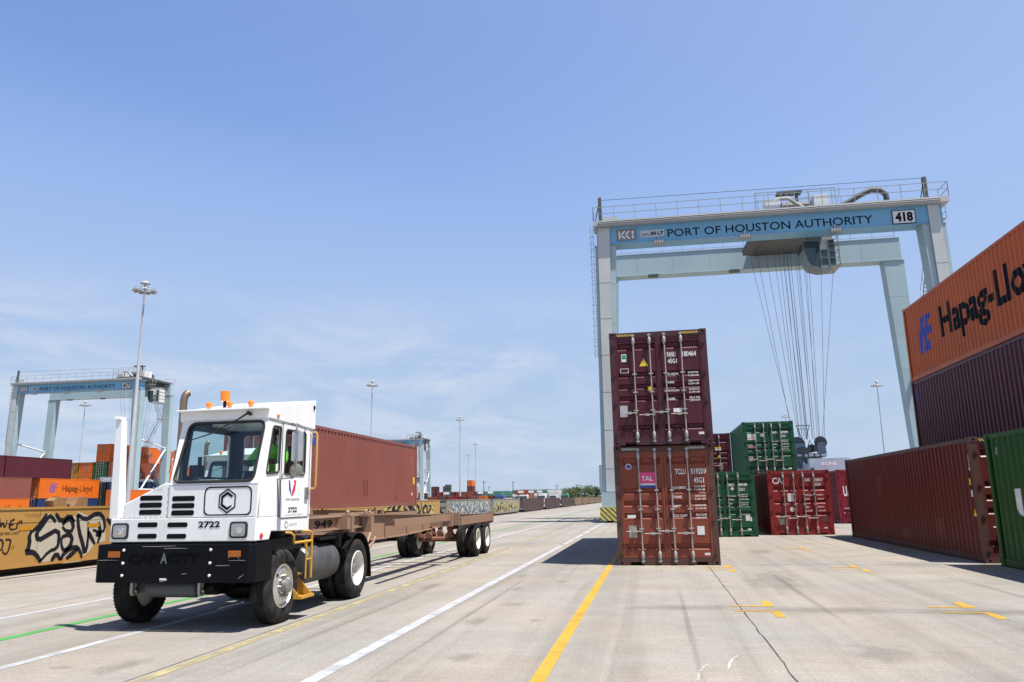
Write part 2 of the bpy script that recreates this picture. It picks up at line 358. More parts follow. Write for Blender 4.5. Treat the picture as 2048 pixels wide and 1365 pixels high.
def worn(name, rgb, wear=0.5, scale=3.0):
    """road paint worn through to nothing in patches"""
    m = bpy.data.materials.new(name); m.use_nodes = True; nt = m.node_tree; b = nt.nodes['Principled BSDF']; N = nt.nodes.new; L = nt.links.new
    out = nt.nodes['Material Output']; tc = N('ShaderNodeTexCoord')
    n = N('ShaderNodeTexNoise'); n.inputs['Scale'].default_value = scale; n.inputs['Detail'].default_value = 10; n.inputs['Roughness'].default_value = 0.75; L(tc.outputs['Object'], n.inputs[0])
    r = N('ShaderNodeMapRange'); r.inputs[1].default_value = 0.52-wear*0.12; r.inputs[2].default_value = 0.72-wear*0.08; r.inputs[3].default_value = 0; r.inputs[4].default_value = wear; L(n.outputs[0], r.inputs[0])
    n2 = N('ShaderNodeTexNoise'); n2.inputs['Scale'].default_value = 0.7; n2.inputs['Detail'].default_value = 4; L(tc.outputs['Object'], n2.inputs[0])
    rr = N('ShaderNodeMapRange'); rr.inputs[3].default_value = 0.8; rr.inputs[4].default_value = 1.12; L(n2.outputs[0], rr.inputs[0])
    v = N('ShaderNodeVectorMath'); v.operation = 'SCALE'; v.inputs[0].default_value = rgb; L(rr.outputs[0], v.inputs['Scale']); L(v.outputs[0], b.inputs['Base Color'])
    b.inputs['Roughness'].default_value = 0.7
    t = N('ShaderNodeBsdfTransparent'); mx = N('ShaderNodeMixShader'); L(r.outputs[0], mx.inputs[0]); L(b.outputs[0], mx.inputs[1]); L(t.outputs[0], mx.inputs[2]); L(mx.outputs[0], out.inputs[0])
    return m
w_yel = worn('yellow_road_paint', (0.46, 0.26, 0.02), 0.35); w_wht = worn('white_road_paint', (0.40, 0.41, 0.43), 0.55, 2.4)
w_pale = worn('faded_yellow_road_paint', (0.38, 0.325, 0.17), 0.95, 2.2); w_grn = worn('green_road_paint', (0.06, 0.27, 0.05), 0.3)
def strip(name, x0, x1, y0, y1, mat, z=0.004, seg=1):
    b = MB().add([(x0, y0, z), (x1, y0, z), (x1, y1, z), (x0, y1, z)], [(0, 1, 2, 3)])
    o = b.build(name, mat); return tag(o, kind='structure')
strip('yellow_lane_line', -1.22, -1.08, -20, 420, w_yel)
strip('white_lane_line', -3.37, -3.21, -20, 27.5, w_wht)
for k in range(9): strip('white_lane_line', -3.37, -3.21, 28.2+k*4.0, 31.2+k*4.0+0.5, w_wht)
strip('white_lane_line', -3.37, -3.21, 64, 420, w_wht)
strip('faded_lane_line', -5.03, -4.89, -20, 420, w_pale)
strip('white_lane_line', -6.93, -6.79, -20, 420, w_wht)
strip('green_lane_line', -8.41, -8.25, -20, 420, w_grn)
strip('white_lane_line', -9.95, -9.83, -20, 420, w_wht)
seam_m = plain('joint_sealant', (0.035, 0.037, 0.045), 0.7)
def seam(x, y0, y1, w=0.014):
    b = MB(); n = 90; L_, R_ = [], []
    for i in range(n+1):
        y = y0+(y1-y0)*i/n; dx = random.gauss(0, 0.006); ww = w*(0.7+random.random()*0.7)
        L_.append((x+dx-ww/2, y, 0.003)); R_.append((x+dx+ww/2, y, 0.003))
    b.add(L_+R_, [(i, i+n+1, i+n+2, i+1) for i in range(n)])
    tag(b.build('pavement_joint', seam_m), kind='structure')
seam(1.18, 0, 19.4); seam(1.18, 31.7, 60); seam(-5.09, 2, 70, 0.010)
hair_m = plain('saw_cut', (0.34, 0.32, 0.29), 0.8)
strip('saw_cut_joint', -1.0, 14, 12.16, 12.172, hair_m, 0.003)
for yj in (19.6, 27.0, 34.4, 41.8): strip('saw_cut_joint', -15, 14, yj, yj+0.014, seam_m, 0.0028)
for xj in (7.3, -10.6): strip('saw_cut_joint', xj, xj+0.012, 0, 90, seam_m, 0.0026)
strip('saw_cut_joint', -15, 14, 4.9, 4.912, seam_m, 0.003)
def corner_mark(x, y, s):
    """L-shaped corner mark: bar across, thick foot along the row"""
    b = MB(); z = 0.0045
    if s > 0: b.add([(x-0.55, y, z), (x+0.09, y, z), (x+0.09, y+0.10, z), (x-0.55, y+0.10, z)], [(0,1,2,3)]); b.add([(x-0.07, y+0.101, z), (x+0.09, y+0.101, z), (x+0.09, y+0.6, z), (x-0.04, y+0.6, z)], [(0,1,2,3)])
    else: b.add([(x-0.55, y-0.10, z), (x+0.09, y-0.10, z), (x+0.09, y, z), (x-0.55, y, z)], [(0,1,2,3)]); b.add([(x-0.04, y-0.6, z), (x+0.09, y-0.6, z), (x+0.09, y-0.101, z), (x-0.04, y-0.101, z)], [(0,1,2,3)])
    tag(b.build('corner_marking', w_yel), kind='structure')
for x in (1.6, 4.38, 7.2, 10.0):
    for y in (12.22, 18.62, 25.0):
        corner_mark(x, y+0.22, 1); corner_mark(x, y-0.22, -1)
stain_m = bpy.data.materials.new('oil_stain'); stain_m.use_nodes = True
def _stain():
    nt = stain_m.node_tree; b = nt.nodes['Principled BSDF']; N = nt.nodes.new; L = nt.links.new
    tc = N('ShaderNodeTexCoord'); b.inputs['Base Color'].default_value = (0.11, 0.095, 0.08, 1); b.inputs['Roughness'].default_value = 0.8
    ln = N('ShaderNodeVectorMath'); ln.operation = 'LENGTH'; L(tc.outputs['Object'], ln.inputs[0])
    n = N('ShaderNodeTexNoise'); n.inputs['Scale'].default_value = 2.2; n.inputs['Detail'].default_value = 7; L(tc.outputs['Object'], n.inputs[0])
    a = N('ShaderNodeMath'); a.operation = 'MULTIPLY_ADD'; a.inputs[1].default_value = 1.6; L(n.outputs[0], a.inputs[0]); L(ln.outputs['Value'], a.inputs[2])
    r = N('ShaderNodeMapRange'); r.interpolation_type = 'SMOOTHSTEP'; r.inputs[1].default_value = 1.05; r.inputs[2].default_value = 1.75; r.inputs[3].default_value = 0.19; r.inputs[4].default_value = 0.0; L(a.outputs[0], r.inputs[0])
    t = N('ShaderNodeBsdfTransparent'); mx = N('ShaderNodeMixShader'); L(r.outputs[0], mx.inputs[0]); L(t.outputs[0], mx.inputs[1]); L(b.outputs[0], mx.inputs[2]); L(mx.outputs[0], nt.nodes['Material Output'].inputs[0])
_stain()
for i, (x, y, rx, ry) in enumerate([(-2.1, 8.4, .22, .3), (-2.5, 10.8, .22, .45), (-2.3, 12.5, .3, .25), (-2.6, 14.6, .16, .4), (-1.7, 10.9, .12, .15), (-2.6, 7.2, .14, .12),
        (-4.4, 15, .25, .8), (0.4, 12.3, 1.2, .35), (2.3, 12.1, 1.8, .4), (-2.9, 17, .15, .5), (-2.2, 20, .25, .6), (2.3, 9.0, .5, .6), (4.3, 12.0, 1.6, .35), (0.35, 11, .055, 5), (2.35, 15, .09, 5), (-4.3, 11, .09, 5), (-2.75, 12, .06, 6), (5.6, 14, .09, 4), (3.0, 24, .5, .9), (-5.6, 7.6, .25, .5), (-1.9, 15.8, .2, .3), (2.2, 16.2, .7, 2.4), (-6.2, 7.5, .2, .1), (5.8, 19.6, 1.0, 1.0)]):
    b = MB().add([(-1.2, -1.2, 0), (1.2, -1.2, 0), (1.2, 1.2, 0), (-1.2, 1.2, 0)], [(0, 1, 2, 3)])
    o = b.build('pavement_stain', stain_m, loc=(x, y, 0.0055+i*0.0002)); o.scale = (rx, ry, 1); tag(o, kind='structure')
# white chalk scuffs
b = MB()
for pts in ([(0.62, 8.1), (0.68, 8.5), (0.78, 8.75)], [(0.30, 7.6), (0.36, 8.1), (0.45, 8.3)]):
    for poly in stroke_polys(pts, 0.03): b.add([(p[0], p[1], 0.0035) for p in poly], [tuple(range(4))])
tag(b.build('chalk_scuff', worn('chalk', (0.42, 0.41, 0.38), 0.6, 9)), kind='structure')

# ------------------------------------------------------------------ shipping containers
def corr(L):
    pts = []; s = 0.17; end = L-0.17; cyc = [(0.072, 0), (0.068, 1), (0.070, 1), (0.068, 0)]
    d = 0.0; pts.append((s, 0.0)); k = 0
    while s < end-0.02:
        ln, tgt = cyc[k % 4]; k += 1; s = min(end, s+ln); pts.append((s, 0.036*tgt if (k-1) % 4 in (1, 2) else 0.0))
    return pts
CW = 2.438
CMESH = {}
def cmesh(key, fn):
    if key not in CMESH: CMESH[key] = fn()
    return CMESH[key]
def container(loc, L, H, mat, label, marks=(), bands=None, near=True, stickers=(), group=None, side=None, hazard=None, frame_mat=None, back=False):
    """door end at local y=0 facing -y, left side at x=0"""
    t = thing('shipping_container', label, 'container', loc, 0, group); mn = mat.name; fm = frame_mat or mat
    def frame():
        b = MB(); p = 0.16
        for x in (0, CW-p+0.02):
            for y in (0.0, L-0.14):
                b.box(x, y+0.004, 0.12, x+p-0.02, y+0.14-0.004, H-0.12)
        for x in (0.02, CW-0.08):
            b.box(x, 0.14, 0.02, x+0.06, L-0.14, 0.17); b.box(x, 0.14, H-0.11, x+0.06, L-0.14, H-0.012)
        # door sill with fork pockets, header, rear header and sill
        b.box(0.14, 0.006, 0.085, CW-0.14, 0.12, 0.17)
        for xa, xb in ((0.18, 0.30), (0.56, CW-0.56), (CW-0.30, CW-0.18)): b.box(xa, 0.008, 0.015, xb, 0.12, 0.084)
        b.box(0.14, 0.006, H-0.15, CW-0.14, 0.12, H-0.012)
        b.box(0.14, L-0.12, 0.015, CW-0.14, L-0.006, 0.17); b.box(0.14, L-0.12, H-0.14, CW-0.14, L-0.006, H-0.012)
        b.box(0.09, 0.13, 0.05, CW-0.09, L-0.13, 0.16)
        return b.mesh('frame', fm)
    link('frame', cmesh((L, H, fm.name, 'frame'), frame), t)
    def sidem():
        b = MB(); P = corr(L); n = len(P); z0, z1 = 0.171, H-0.111
        vs = [(0.022+d, s, z0) for s, d in P]+[(0.022+d, s, z1) for s, d in P]
        b.add(vs, [(i, i+1, i+1+n, i+n) for i in range(n-1)]); b.add([(0.022, 0.14, z0), (0.022, 0.17, z0), (0.022, 0.17, z1), (0.022, 0.14, z1)], [(0, 1, 2, 3)])
        b.add([(0.022, L-0.17, z0), (0.022, L-0.14, z0), (0.022, L-0.14, z1), (0.022, L-0.17, z1)], [(0, 1, 2, 3)])
        return b.mesh('side_panel', mat)
    sm = cmesh((L, H, mn, 'side'), sidem)
    a = link('side_panel', sm, t); bb = link('side_panel', sm, t); bb.location = (CW, L, 0); bb.rotation_euler = (0, 0, PI)
    link('roof', cmesh((L, mn, 'roof'), lambda: MB().box(0.08, 0.12, -0.045, CW-0.08, L-0.12, -0.02).mesh('roof', mat)), t, (0, 0, H))
    def endm():
        b = MB(); n = 36; x0, x1 = 0.14, CW-0.14; vs = []
        P = [(x0+(x1-x0)*i/n, 0.0 if i % 4 in (0, 1) else 0.04) for i in range(n+1)]
        b.add([(x, L-0.03-d, 0.171) for x, d in P]+[(x, L-0.03-d, H-0.141) for x, d in P], [(i, i+1, i+2+n, i+1+n) for i in range(n)])
        return b.mesh('end_panel', mat)
    link('end_panel', cmesh((L, H, mn, 'end'), endm), t)
    def cast():
        b = MB().box(0, 0, 0, 0.178, 0.162, 0.118)
        return b.mesh('corner_casting', fm)
    cm = cmesh((fm.name, 'cast'), cast)
    hole = cmesh(('hole',), lambda: MB().prism([(0.09+0.034*math.cos(a_)*1.0, 0.059+0.028*math.sin(a_)) for a_ in [k*PI/6 for k in range(12)]], -0.0025, 0.004, 'y').mesh('casting_hole', black_print))
    for x in (-0.002, CW-0.176):
        for z in (0.0, H-0.118):
            for y in (-0.002, L-0.16):
                c = link('corner_casting', cm, t, (x, y, z))
                if near and y < 1: link('casting_hole', hole, c)
    # doors
    bands = bands or [0.136, 0.39, 0.495, 0.60, 0.845]
    zlo, zhi = 0.18, H-0.155
    for di, (xa, xb, segs, bars) in enumerate(((0.145, 1.212, ((0.20, 0.57), (0.64, 0.98), (1.05, 1.13)), (0.605, 1.015)), (1.226, 2.293, ((1.30, 1.355), (1.415, 1.77), (1.83, 2.23)), (1.385, 1.80)))):
        def door():
            b = MB(); xs = sorted({xa, xb, *[v for s_ in segs for v in s_]}); zs = {zlo, zhi}; bz = []
            for k_, f in enumerate(bands):
                zb = f*H; hh = 0.15 if k_ != len(bands)-1 else 0.19
                bz.append((zb-0.03, zb-0.03+hh)); zs |= {zb-0.03, zb-0.03+hh}
            zs = sorted(zs); y0, y1 = 0.020, 0.074
            for i in range(len(xs)-1):
                for j in range(len(zs)-1):
                    x0, x1, z0, z1 = xs[i], xs[i+1], zs[j], zs[j+1]
                    isr = any(abs(s_[0]-x0) < 1e-6 and abs(s_[1]-x1) < 1e-6 for s_ in segs) and any(abs(q[0]-z0) < 1e-6 for q in bz)
                    if not isr: b.add([(x0,y0,z0),(x1,y0,z0),(x1,y0,z1),(x0,y0,z1)], [(0,1,2,3)]); continue
                    q = 0.03; O = [(x0,y0,z0),(x1,y0,z0),(x1,y0,z1),(x0,y0,z1)]; I = [(x0+q,y1,z0+0.07),(x1-q,y1,z0+0.07),(x1-q,y1,z1-0.02),(x0+q,y1,z1-0.02)]
                    b.add(O+I, [(0,1,5,4),(1,2,6,5),(2,3,7,6),(3,0,4,7),(4,5,6,7)])
            for (x0, x1) in ((xa, xa+0.045), (xb-0.045, xb)): b.box(x0, 0.006, zlo, x1, 0.06, zhi)
            for (z0, z1) in ((zlo, zlo+0.05), (zhi-0.05, zhi)): b.box(xa+0.046, 0.010, z0, xb-0.046, 0.06, z1)
            return b.mesh('door', mat)
        d = link('door', cmesh((H, mn, 'door', di, tuple(bands)), door), t)
        def bar():
            b = MB(); b.tube([(0, -0.028, 0.075), (0, -0.028, H-0.075)], 0.017, 8)
            for z in (0.10, H-0.10):
                b.box(-0.03, -0.045, z-0.035, 0.03, 0.004, z+0.035)
                b.box(-0.045, -0.05, z-0.012, 0.045, 0.002, z+0.012)
            for z in (0.24, H-0.25): b.lathe([(0, 0.02), (0.04, 0.042), (0.16, 0.042), (0.20, 0.02)], 10, Matrix.Translation((0, -0.028, z-0.1)) @ Matrix.Rotation(-PI/2, 4, 'Y'))
            for f in (0.30, 0.46, 0.62):
                b.box(-0.055, -0.05, f*H-0.016, 0.055, 0.02, f*H+0.016)
            return b.mesh('locking_bar', galv, 40)
        bm_ = cmesh((H, 'bar'), bar)
        for k, x in enumerate(bars):
            link('locking_bar', bm_, d, (x, 0, 0))
        if near:
            def handle():
                b = MB(); b.tube([(-0.2, -0.05, 0), (0.2, -0.045, 0.0)], 0.011, 6); b.box(-0.05, -0.07, -0.03, 0.05, 0.02, 0.03); b.box(0.13, -0.06, -0.02, 0.18, 0.02, 0.02)
                return b.mesh('door_handle', galv)
            hm = cmesh(('handle',), handle)
            for k, x in enumerate(bars):
                link('door_handle', hm, d, (x+(-0.17 if k == 0 else -0.14), -0.002, 0.28*H-0.055*k*(1 if marks else 0)))
            hx = xa-0.085 if di == 0 else xb+0.005
            hg = cmesh(('hinge', mn), lambda: MB().box(0, -0.018, -0.03, 0.085, 0.02, 0.03).tube([(0.04, -0.012, -0.05), (0.04, -0.012, 0.05)], 0.014, 6).mesh('hinge', fm))
            for f in (0.10, 0.37, 0.62, 0.88): link('hinge', hg, d, (hx, 0, f*H))
    link('door_gasket', cmesh((H, 'gask'), lambda: MB().box(1.2125, 0.003, 0.1805, 1.2255, 0.05, H-0.1555).box(0.141, 0.0035, 0.1805, 0.1449, 0.05, H-0.1555).box(CW-0.145, 0.0035, 0.1805, CW-0.141, 0.05, H-0.1555).box(0.145, 0.004, 0.1703, CW-0.145, 0.05, 0.1797).box(0.145, 0.004, H-0.1547, CW-0.145, 0.05, H-0.1503).box(0.150, 0.0205, 0.184, 0.19, 0.0212, H-0.16).mesh('door_gasket', gasket)), t)
    if hazard:
        for x in (0.20, CW-0.62):
            o = MB().box(0, -0.001, 0, 0.42, 0.003, 0.055).build('hazard_stripe', hazard, t, loc=(x, 0, H-0.105))
    for (s, x, z, w, h) in marks: letter(s, (x, 0.0085, z), X, Z, w, h, white_print, t, 0.02)
    for st in stickers:
        kind, x, z, w, h, m = st
        if kind == 'rect': polys = [[(0, 0), (1, 0), (1, 1), (0, 1)]]
        elif kind == 'tri': polys = [[(0, 0), (1, 0), (0.5, 1)]]
        else: polys = [[(0.5+0.5*math.cos(a_), 0.5+0.5*math.sin(a_)) for a_ in [k*PI/9 for k in range(18)]]]
        flat(polys, (x, 0.0155-0.0006*stickers.index(st), z), X, Z, w, h, m, t, 'sticker')
    return t
def on_corrugation(geo, t, side_x, sgn, s_of, L, z0, w, h, mat, name):
    """wrap a flat print (unit-box verts/faces) on the corrugated side; s_of(u) gives metres along local y"""
    import bmesh
    vs, fs = geo; bm = bmesh.new(); bv = [bm.verts.new((s_of(x*w), 0, z0+y*h)) for x, y in vs]
    for f in fs:
        try: bm.faces.new([bv[i] for i in f])
        except ValueError: pass
    P = corr(L); lo, hi = min(v.co.x for v in bm.verts), max(v.co.x for v in bm.verts)
    for s, d in P:
        if lo < s < hi:
            bmesh.ops.bisect_plane(bm, geom=bm.verts[:]+bm.edges[:]+bm.faces[:], plane_co=(s, 0, 0), plane_no=(1, 0, 0))
    def dep(s):
        for i in range(len(P)-1):
            if P[i][0] <= s <= P[i+1][0]+1e-9:
                f = (s-P[i][0])/max(1e-6, P[i+1][0]-P[i][0]); return P[i][1]+(P[i+1][1]-P[i][1])*f
        return 0
    for v in bm.verts:
        s, z = v.co.x, v.co.z; d = dep(s if sgn < 0 else L-s)
        off = 0.022+d-0.003
        v.co = (off if sgn < 0 else CW-off, s, z)
    me = bpy.data.meshes.new(name); bm.to_mesh(me); bm.free(); me.materials.append(mat)
    return link(name, me, t)
def cpaint(name, rgb, dirt=0.22, streak=0.3, rust=0.12, rough=0.42, dc=None):
    return paint(name, rgb, rough, dirt, streak, dirtcol=dc or tuple(0.6*c+0.035 for c in rgb), rust=rust, bump=0.03, spec=0.28)
P_rust = cpaint('oxide_brown_paint', (0.225, 0.052, 0.028), rust=0.04); P_maroon = cpaint('dark_maroon_paint', (0.075, 0.011, 0.019), rust=0.0)
P_green = cpaint('bottle_green_paint', (0.012, 0.085, 0.040), rust=0.04); P_red = cpaint('signal_red_paint', (0.24, 0.022, 0.022), rust=0.02)
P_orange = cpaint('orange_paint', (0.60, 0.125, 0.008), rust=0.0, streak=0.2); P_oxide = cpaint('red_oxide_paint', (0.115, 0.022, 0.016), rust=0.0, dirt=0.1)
P_crim = cpaint('crimson_paint', (0.20, 0.008, 0.022), rust=0.0); P_navy = cpaint('navy_paint', (0.012, 0.030, 0.095), rust=0.03)
P_grass = cpaint('mid_green_paint', (0.012, 0.075, 0.012), rust=0.03); P_yellow = cpaint('mustard_paint', (0.42, 0.22, 0.03))
P_white = cpaint('off_white_paint', (0.5, 0.48, 0.44)); P_black = plain('near_black_paint', (0.02, 0.02, 0.022), 0.6)
P_salmon = cpaint('faded_oxide_paint', (0.215, 0.066, 0.050), rust=0.05, streak=0.35)
P_lloyd = cpaint('dark_orange_paint', (0.50, 0.095, 0.010), rust=0.0, streak=0.15)
P_frame = cpaint('grimy_frame_paint', (0.10, 0.045, 0.035), dirt=0.5, rust=0.05)
P_mframe = cpaint('grimy_maroon_frame_paint', (0.07, 0.022, 0.028), dirt=0.4, rust=0.03)
haz_w = stripes('white_hazard_print', (0.02, 0.02, 0.02), (0.7, 0.7, 0.68), 0.032, (1, 0)); haz_y = stripes('yellow_hazard_print', (0.02, 0.02, 0.02), (0.75, 0.5, 0.05), 0.032, (1, 0))
s_white = plain('sticker_white', (0.68, 0.68, 0.66), 0.5); s_yel = plain('sticker_yellow', (0.8, 0.55, 0.03), 0.5); s_blue = plain('sticker_blue', (0.03, 0.06, 0.3), 0.5)
s_pink = plain('sticker_magenta', (0.72, 0.06, 0.2), 0.5); s_tin = plain('tin_plate', (0.34, 0.31, 0.26), 0.5, 0.3); s_grn = plain('sticker_green', (0.02, 0.3, 0.15), 0.5)
s_grey = plain('tin_plate_grey', (0.42, 0.40, 0.42), 0.5, 0.2)
HC, ST, L40, L20 = 2.896, 2.591, 12.192, 6.058
iso = lambda a, b_, c, z, s=1.0: [(a, 1.49, z, 0.26, 0.135*s), (b_, 1.87, z, 0.37, 0.135*s), (c, 1.93, z-0.215, 0.24, 0.135*s)]
def weights(z0, rows, dz, x=1.40):
    out = []
    for i, (n_, v1, v2) in enumerate(rows):
        out += [(n_, x, z0-i*dz-0.02, min(0.34, 0.055*len(n_)), 0.055), (v1, 1.93, z0-i*dz, 0.26, 0.05), (v2, 1.93, z0-i*dz-0.075, 0.26, 0.05)]
    return out
c1 = container((-0.946, 19.50, 0), L40, HC, P_rust, 'faded rust brown container with the pink square logo, at the bottom of the front stack', hazard=haz_w, frame_mat=P_frame,
    marks=iso('TCLU', '519259', '45G1', 2.17)+[('0', 2.30, 2.17, 0.06, 0.135), ('TAL', 0.655, 2.03, 0.29, 0.115)]+weights(1.84, (('MAX GROSS', '32,500 KGS', '71,650 LBS'), ('TARE', '3,840 KGS', '8,460 LBS'), ('NET', '28,660 KGS', '63,190 LBS'), ('CU CAP', '76.4 CUM', '2,700 CUFT')), 0.225),
    stickers=[('rect', 0.62, 1.965, 0.38, 0.27, s_pink), ('rect', 0.62, 1.92, 0.38, 0.044, s_white), ('rect', 0.62, 1.86, 0.38, 0.058, s_blue), ('disc', 0.28, 2.315, 0.145, 0.145, s_white), ('disc', 0.295, 2.33, 0.115, 0.115, s_blue),
              ('rect', 0.29, 0.66, 0.20, 0.29, s_tin), ('rect', 1.94, 0.71, 0.17, 0.21, s_white), ('rect', 0.27, 1.13, 0.21, 0.075, s_white), ('rect', 2.08, 0.235, 0.13, 0.055, s_white)])
c2 = container((-0.926, 19.33, HC), L40, HC, P_maroon, 'dark maroon container with a yellow warning triangle, on top of the front stack', hazard=haz_y, frame_mat=P_mframe,
    marks=[('FANU', 1.44, 2.20, 0.22, 0.135), ('180464', 1.82, 2.20, 0.34, 0.135), ('8', 2.25, 2.20, 0.06, 0.12), ('45G1', 1.45, 2.04, 0.23, 0.12)]+weights(1.76, (('MAX GROSS', '32,500 KGS', '71,650 LBS'), ('TARE', '3,880 KGS', '8,550 LBS'), ('MAX PAYLOAD', '28,620 KG', '63,100 LBS'), ('CUBE', '76.4 M3', '2,700 CUFT')), 0.21, 1.36),
    stickers=[('tri', 0.74, 2.00, 0.22, 0.20, s_yel), ('rect', 0.29, 2.13, 0.13, 0.20, s_white), ('rect', 0.305, 2.20, 0.10, 0.11, s_grn), ('rect', 0.25, 1.84, 0.21, 0.12, s_white), ('rect', 0.262, 1.852, 0.186, 0.096, P_maroon), ('rect', 0.92, 1.37, 0.09, 0.10, s_yel),
              ('rect', 0.20, 0.72, 0.19, 0.29, s_grey), ('rect', 1.52, 0.80, 0.21, 0.10, s_white), ('rect', 2.10, 0.235, 0.13, 0.06, s_white)])
GB = [0.10, 0.345, 0.455, 0.57, 0.80]
g_marks = lambda n_: [('UACU', 1.42, 1.98, 0.25, 0.12), (n_, 1.80, 1.98, 0.34, 0.12), ('2261', 1.82, 1.80, 0.22, 0.12), ('MAX GROSS', 1.40, 1.57, 0.30, 0.05), ('TARE', 1.40, 1.44, 0.16, 0.05), ('30,480 KGS', 1.84, 1.62, 0.30, 0.05), ('67,200 LBS', 1.84, 1.54, 0.30, 0.05), ('2,230 KGS', 1.84, 1.44, 0.30, 0.05), ('NET', 1.40, 1.27, 0.14, 0.05), ('28,250 KGS', 1.84, 1.30, 0.30, 0.05), ('62,280 LBS', 1.84, 1.22, 0.30, 0.05)]
container((1.56, 32.3, 0), L20, ST, P_green, 'green container on the ground between the front stack and the red container', marks=g_marks('384100'), bands=GB,
    stickers=[('disc', 0.3, 1.95, 0.2, 0.2, s_white), ('disc', 1.5, 1.83, 0.14, 0.12, s_white), ('rect', 2.0, 0.62, 0.17, 0.22, s_white), ('rect', 2.18, 0.60, 0.09, 0.17, s_white), ('rect', 2.05, 0.26, 0.14, 0.06, s_white)])
container((4.66, 33.35, 0), L20, ST, P_red, 'bright red container on the ground below the upper green one', bands=[0.30, 0.49, 0.69], marks=[('CAI', 0.19, 2.05, 0.44, 0.26), ('CAIU', 1.46, 2.13, 0.25, 0.12), ('336817', 1.84, 2.13, 0.33, 0.12), ('22G1', 1.85, 1.95, 0.23, 0.12),
    ('MAX GROSS', 1.41, 1.55, 0.34, 0.065), ('30,480 KG', 1.87, 1.55, 0.26, 0.065), ('TARE', 1.41, 1.39, 0.18, 0.065), ('2,230 KG', 1.90, 1.39, 0.23, 0.065), ('NET', 1.41, 1.07, 0.13, 0.065), ('28,250 KG', 1.87, 1.07, 0.26, 0.065), ('CU CAP', 1.41, 0.92, 0.26, 0.065), ('1,172 CUFT', 1.90, 0.92, 0.28, 0.065)],
    stickers=[('rect', 0.74, 1.33, 0.24, 0.33, s_white), ('disc', 0.80, 0.92, 0.17, 0.2, s_white), ('rect', 0.32, 0.42, 0.23, 0.24, s_tin), ('rect', 1.98, 0.52, 0.30, 0.24, cpaint('patched_dark_paint', (0.13, 0.06, 0.05))), ('rect', 2.06, 0.25, 0.12, 0.05, s_white)])
container((4.50, 39.4, ST), L20, ST, P_green, 'upper green container standing a tier above the red one', marks=g_marks('367695'), bands=GB,
    stickers=[('rect', 0.22, 1.70, 0.42, 0.30, s_white), ('rect', 0.22, 1.775, 0.42, 0.03, s_pink), ('disc', 0.82, 1.83, 0.2, 0.2, s_white), ('rect', 0.22, 1.30, 0.40, 0.13, plain('primer_pink', (0.42, 0.2, 0.22))), ('rect', 0.22, 0.66, 0.22, 0.24, s_tin), ('rect', 2.06, 0.25, 0.14, 0.06, s_white)])
container((4.50, 39.6, 0), L20, ST, P_oxide, 'dull oxide container hidden under the upper green one', near=False)
container((2.10, 46.0, ST), L20, ST, P_maroon, 'small maroon container peeking out beside the top of the front stack', bands=GB, stickers=[('rect', 1.55, 1.6, 0.34, 0.2, s_white), ('rect', 1.55, 1.7, 0.34, 0.1, s_yel), ('tri', 1.6, 1.15, 0.3, 0.2, s_yel), ('rect', 1.7, 0.5, 0.22, 0.4, s_tin)])
container((2.10, 46.0, 0), L20, ST, P_navy, 'navy container under the small maroon one behind the front stack', near=False)
ua = container((9.95, 45.0, 0), L40, HC, P_crim, 'crimson container standing behind the gap beside the long maroon one', bands=[0.2])
letter('UA', (0.27, 0.013, 1.45), X, Z, 0.42, 0.56, white_print, ua, 0.03)
# right-hand row
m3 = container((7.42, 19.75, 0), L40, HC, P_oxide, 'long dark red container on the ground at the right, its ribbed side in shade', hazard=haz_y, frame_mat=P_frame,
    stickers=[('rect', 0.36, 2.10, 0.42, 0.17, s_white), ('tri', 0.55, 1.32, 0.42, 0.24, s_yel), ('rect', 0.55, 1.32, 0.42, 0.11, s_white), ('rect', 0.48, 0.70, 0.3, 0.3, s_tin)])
def vert_text(s, t, y, ztop, w, h, mat, gap=1.25):
    for i, ch in enumerate(s):
        if ch != ' ': on_corrugation(text_geo(ch, 0.02), t, 0, -1, lambda u, y=y: y+w-u, L40, ztop-(i+1)*h*gap, w, h, mat, 'lettering')
vert_text('FCIU 981272 1', m3, 0.52, 2.52, 0.055, 0.085, white_print); vert_text('45G1', m3, 0.34, 2.52, 0.05, 0.08, white_print)
for (y, z, w, h, m) in ((0.30, 1.78, 0.10, 0.15, s_yel), (0.27, 1.50, 0.11, 0.16, s_white)):
    flat([[(0, 0), (1, 0), (1, 1), (0, 1)]], (0.019, y, z), Y, Z, w, h, m, m3, 'sticker')
flat([[(0, 0), (1, 0), (0.5, 1)]], (0.019, 0.20, 1.05), Y, Z, 0.19, 0.19, s_yel, m3, 'sticker')
gu = container((7.47, 19.08-L40, 0), L40, HC, P_grass, 'green container at the right edge with big white letters, its side in shade')
on_corrugation(text_geo('UASC', 0.01), gu, 0, -1, lambda u: 11.08-u, L40, 1.02, 5.5, 0.66, white_print, 'lettering')
on_corrugation(text_geo('UNITED', 0.01), gu, 0, -1, lambda u: 10.98-u, L40, 0.55, 3.0, 0.20, white_print, 'lettering')
flat([[(0.3, 0), (1, 0.1), (0.8, 1), (0, 0.9)]], (0.018, 11.62, 2.4), Y, Z, 0.1, 0.18, s_tin, gu, 'sticker')
